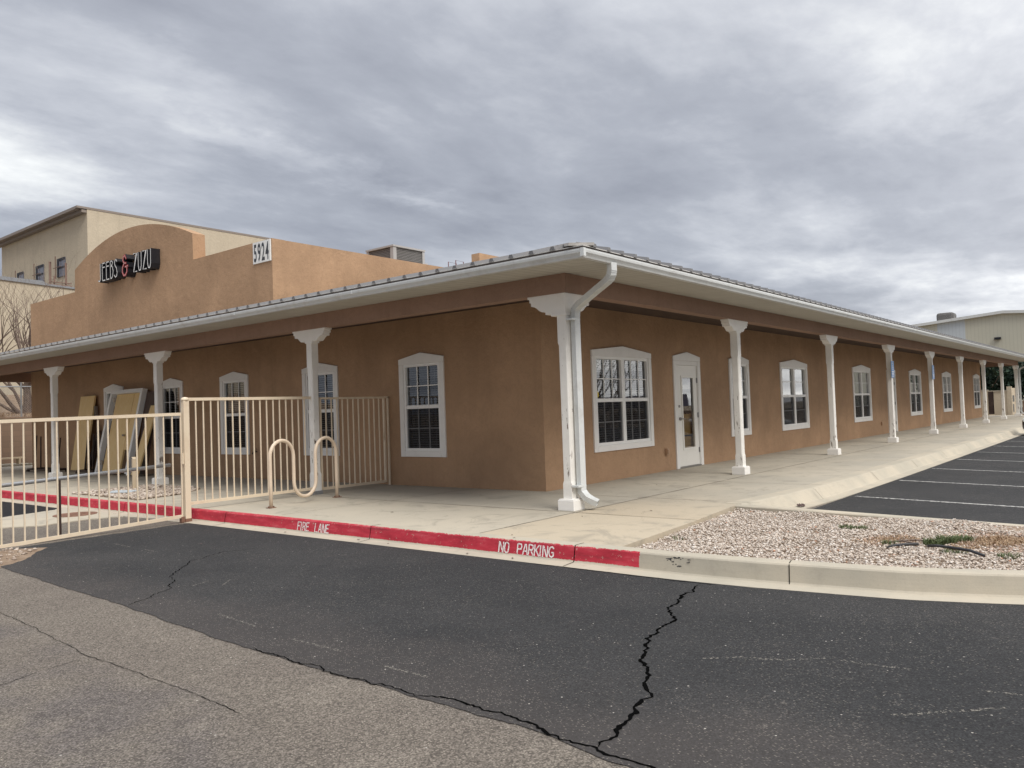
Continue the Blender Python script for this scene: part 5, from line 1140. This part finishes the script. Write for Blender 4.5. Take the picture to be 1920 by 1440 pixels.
def leafy(name, label, cx, cy, zc, rx, ry, rz_, n, mat, seed, size, trunk=True, group=None):
    rng = random.Random(seed); t = thing(name, label, 'tree', (cx, cy, 0), 0, group); vs, fs, tn = [], [], []
    cl = [(rng.uniform(-.8, .8)*rx, rng.uniform(-.8, .8)*ry, zc+rng.uniform(-.8, .75)*rz_, rng.uniform(.3, .5)) for _ in range(26)]
    for i in range(n):
        c = rng.choice(cl); d = Vector((rng.gauss(0, 1), rng.gauss(0, 1), rng.gauss(0, 1))).normalized()*rng.random()**.4*c[3]; p_ = Vector((c[0]+d.x*rx, c[1]+d.y*ry, c[2]+d.z*rz_))
        a = Vector((rng.uniform(-1, 1), rng.uniform(-1, 1), rng.uniform(-1, 1))).normalized()*size*rng.uniform(.6, 1.3); b = a.cross(Vector((rng.uniform(-1, 1), rng.uniform(-1, 1), rng.uniform(-1, 1)))).normalized()*size*.6
        o = len(vs); vs += [p_-a, p_+b, p_+a, p_-b]; fs.append((o, o+1, o+2, o+3)); k = min(1, max(0, rng.gauss(.4, .25))); tn += [k]*4
    me = bpy.data.meshes.new('crown'); me.from_pydata([tuple(v) for v in vs], [], fs); at = me.attributes.new('tone', 'FLOAT_VECTOR', 'POINT'); at.data.foreach_set('vector', np.array([(c, 0, 0) for c in tn], dtype=np.float32).ravel()); me.materials.append(MATS[mat])
    o = bpy.data.objects.new('crown', me); COL.objects.link(o); o.parent = t
    p = MB(); p.tube([(0, 0, -.3), (.05, 0, zc*.5), (0, .05, zc)], [.16, .13, .07], 8)
    for k in range(6): c = cl[k]; p.tube([(0, 0, zc*.55), (c[0]*.5, c[1]*.5, zc*.8), (c[0], c[1], c[2])], [.08, .05, .02], 5)
    p.build('trunk', 'bark', t); return t
leafy('evergreen_tree', 'dark evergreen tree right behind the dumpster enclosure, nearest the building', 60, 4.2, 2.3, 2.6, 2.6, 2.2, 5200, 'leaf_dark', 1, .16, group='dark evergreens beyond the porch')
leafy('evergreen_tree', 'dark evergreen tree behind the enclosure seen between the last two columns', 61, 1.0, 2.2, 2.6, 2.4, 2.1, 5200, 'leaf_dark', 2, .16, group='dark evergreens beyond the porch')
leafy('evergreen_tree', 'dark evergreen tree at the right edge behind the low block wall', 60, -2.6, 2.1, 2.6, 2.6, 2.0, 5200, 'leaf_dark', 3, .16, group='dark evergreens beyond the porch')
leafy('evergreen_tree', 'dark evergreen tree hidden mostly by the last column', 62, 7.5, 2.2, 2.6, 2.6, 2.0, 3600, 'leaf_dark', 5, .16, group='dark evergreens beyond the porch')
leafy('street_tree', 'bright green leafy branch tip of a small tree beside the porch end', 47.5, -1.6, 3.35, .9, .8, .5, 900, 'leaf_green', 6, .07)

# parked car, its nose just inside the right edge
car = thing('parked_car', 'dark parked car nosed up to the walkway at the right edge', 'car', (24.42, -2.37, -.19))
def ring_c(y, hw, zb, zt, tuck): return [(-hw*.92, y, zb), (-hw, y, zb+(zt-zb)*.25), (-hw, y, zb+(zt-zb)*.7), (-hw*tuck, y, zt), (hw*tuck, y, zt), (hw, y, zb+(zt-zb)*.7), (hw, y, zb+(zt-zb)*.25), (hw*.92, y, zb)]
p = MB(); p.loft([ring_c(y, hw, zb, zt, tk) for y, hw, zb, zt, tk in ((0, .55, .28, .52, .9), (-.06, .72, .22, .60, .9), (-.22, .86, .2, .66, .88), (-.6, .90, .2, .76, .86), (-1.1, .90, .2, .86, .84), (-1.6, .9, .2, .92, .84), (-3.4, .9, .2, .95, .86), (-4.2, .88, .22, .93, .86), (-4.5, .78, .3, .8, .86))]); cb_ = p.build('body', 'carpaint', car, smooth=True, bevel=0)
p = MB(); p.loft([[(-w, y, z0), (w, y, z0), (w*.8, y+s_, z1), (-w*.8, y+s_, z1)] for y, w, z0, z1, s_ in ((-1.45, .78, .88, .90, 0), (-2.1, .80, .9, 1.38, 0), (-3.3, .80, .92, 1.40, 0), (-4.1, .76, .9, .96, 0))]); p.build('cabin', 'winglass', car, smooth=False)
p = MB(); p.loft([[(-.62, y, z_), (.62, y, z_), (.60, y, z_+.03), (-.60, y, z_+.03)] for y, z_ in ((-2.05, 1.37), (-2.6, 1.41), (-3.35, 1.385))]); p.build('roof', 'carpaint', car)
for sx_ in (-1, 1):
    p = MB(); p.box(sx_*.62-.13, sx_*.62+.13, -.14, -.045, .50, .61); p.build('headlight', 'white', car, bevel=.02)
    for yy in (-.85, -3.5):
        w_ = MB(); w_.tube([(sx_*.74, yy, .32), (sx_*.91, yy, .32)], .32, 24); wo_ = w_.build('wheel', 'rubber', car); q_ = MB(); q_.tube([(sx_*.90, yy, .32), (sx_*.918, yy, .32)], .2, 16); q_.build('rim', 'steel', wo_)
p = MB(); p.box(-.35, .35, -.012, .012, .33, .45); p.build('bumper_grille', 'rubber', car)

# what the windows mirror: a bare tree in the lot and low far hills
bare_tree('bare_tree', 'leafless tree out in the parking lot beyond the right edge', (21.5, -9.8, -.4), [(.1, 0, 1, .14), (.5, 0, 1, .1), (-.5, .2, 1, .09)], 31, 2.2)
p = MB(); rr_ = []
for k in range(80):
    a_ = R(-150+k*2.0); rr_.append((a_, 9+9*abs(noise.noise(Vector((k*.11, 0, 0)))+.25)))
p.loft([[(700*math.cos(a_), 700*math.sin(a_), -2), (700*math.cos(a_), 700*math.sin(a_), h_), (900*math.cos(a_), 900*math.sin(a_), -2)] for a_, h_ in rr_ if not -R(26) < a_ < R(10)]); struct(p.build('hills', 'purple', smooth=False), 'low bluish hills on the horizon behind the camera')
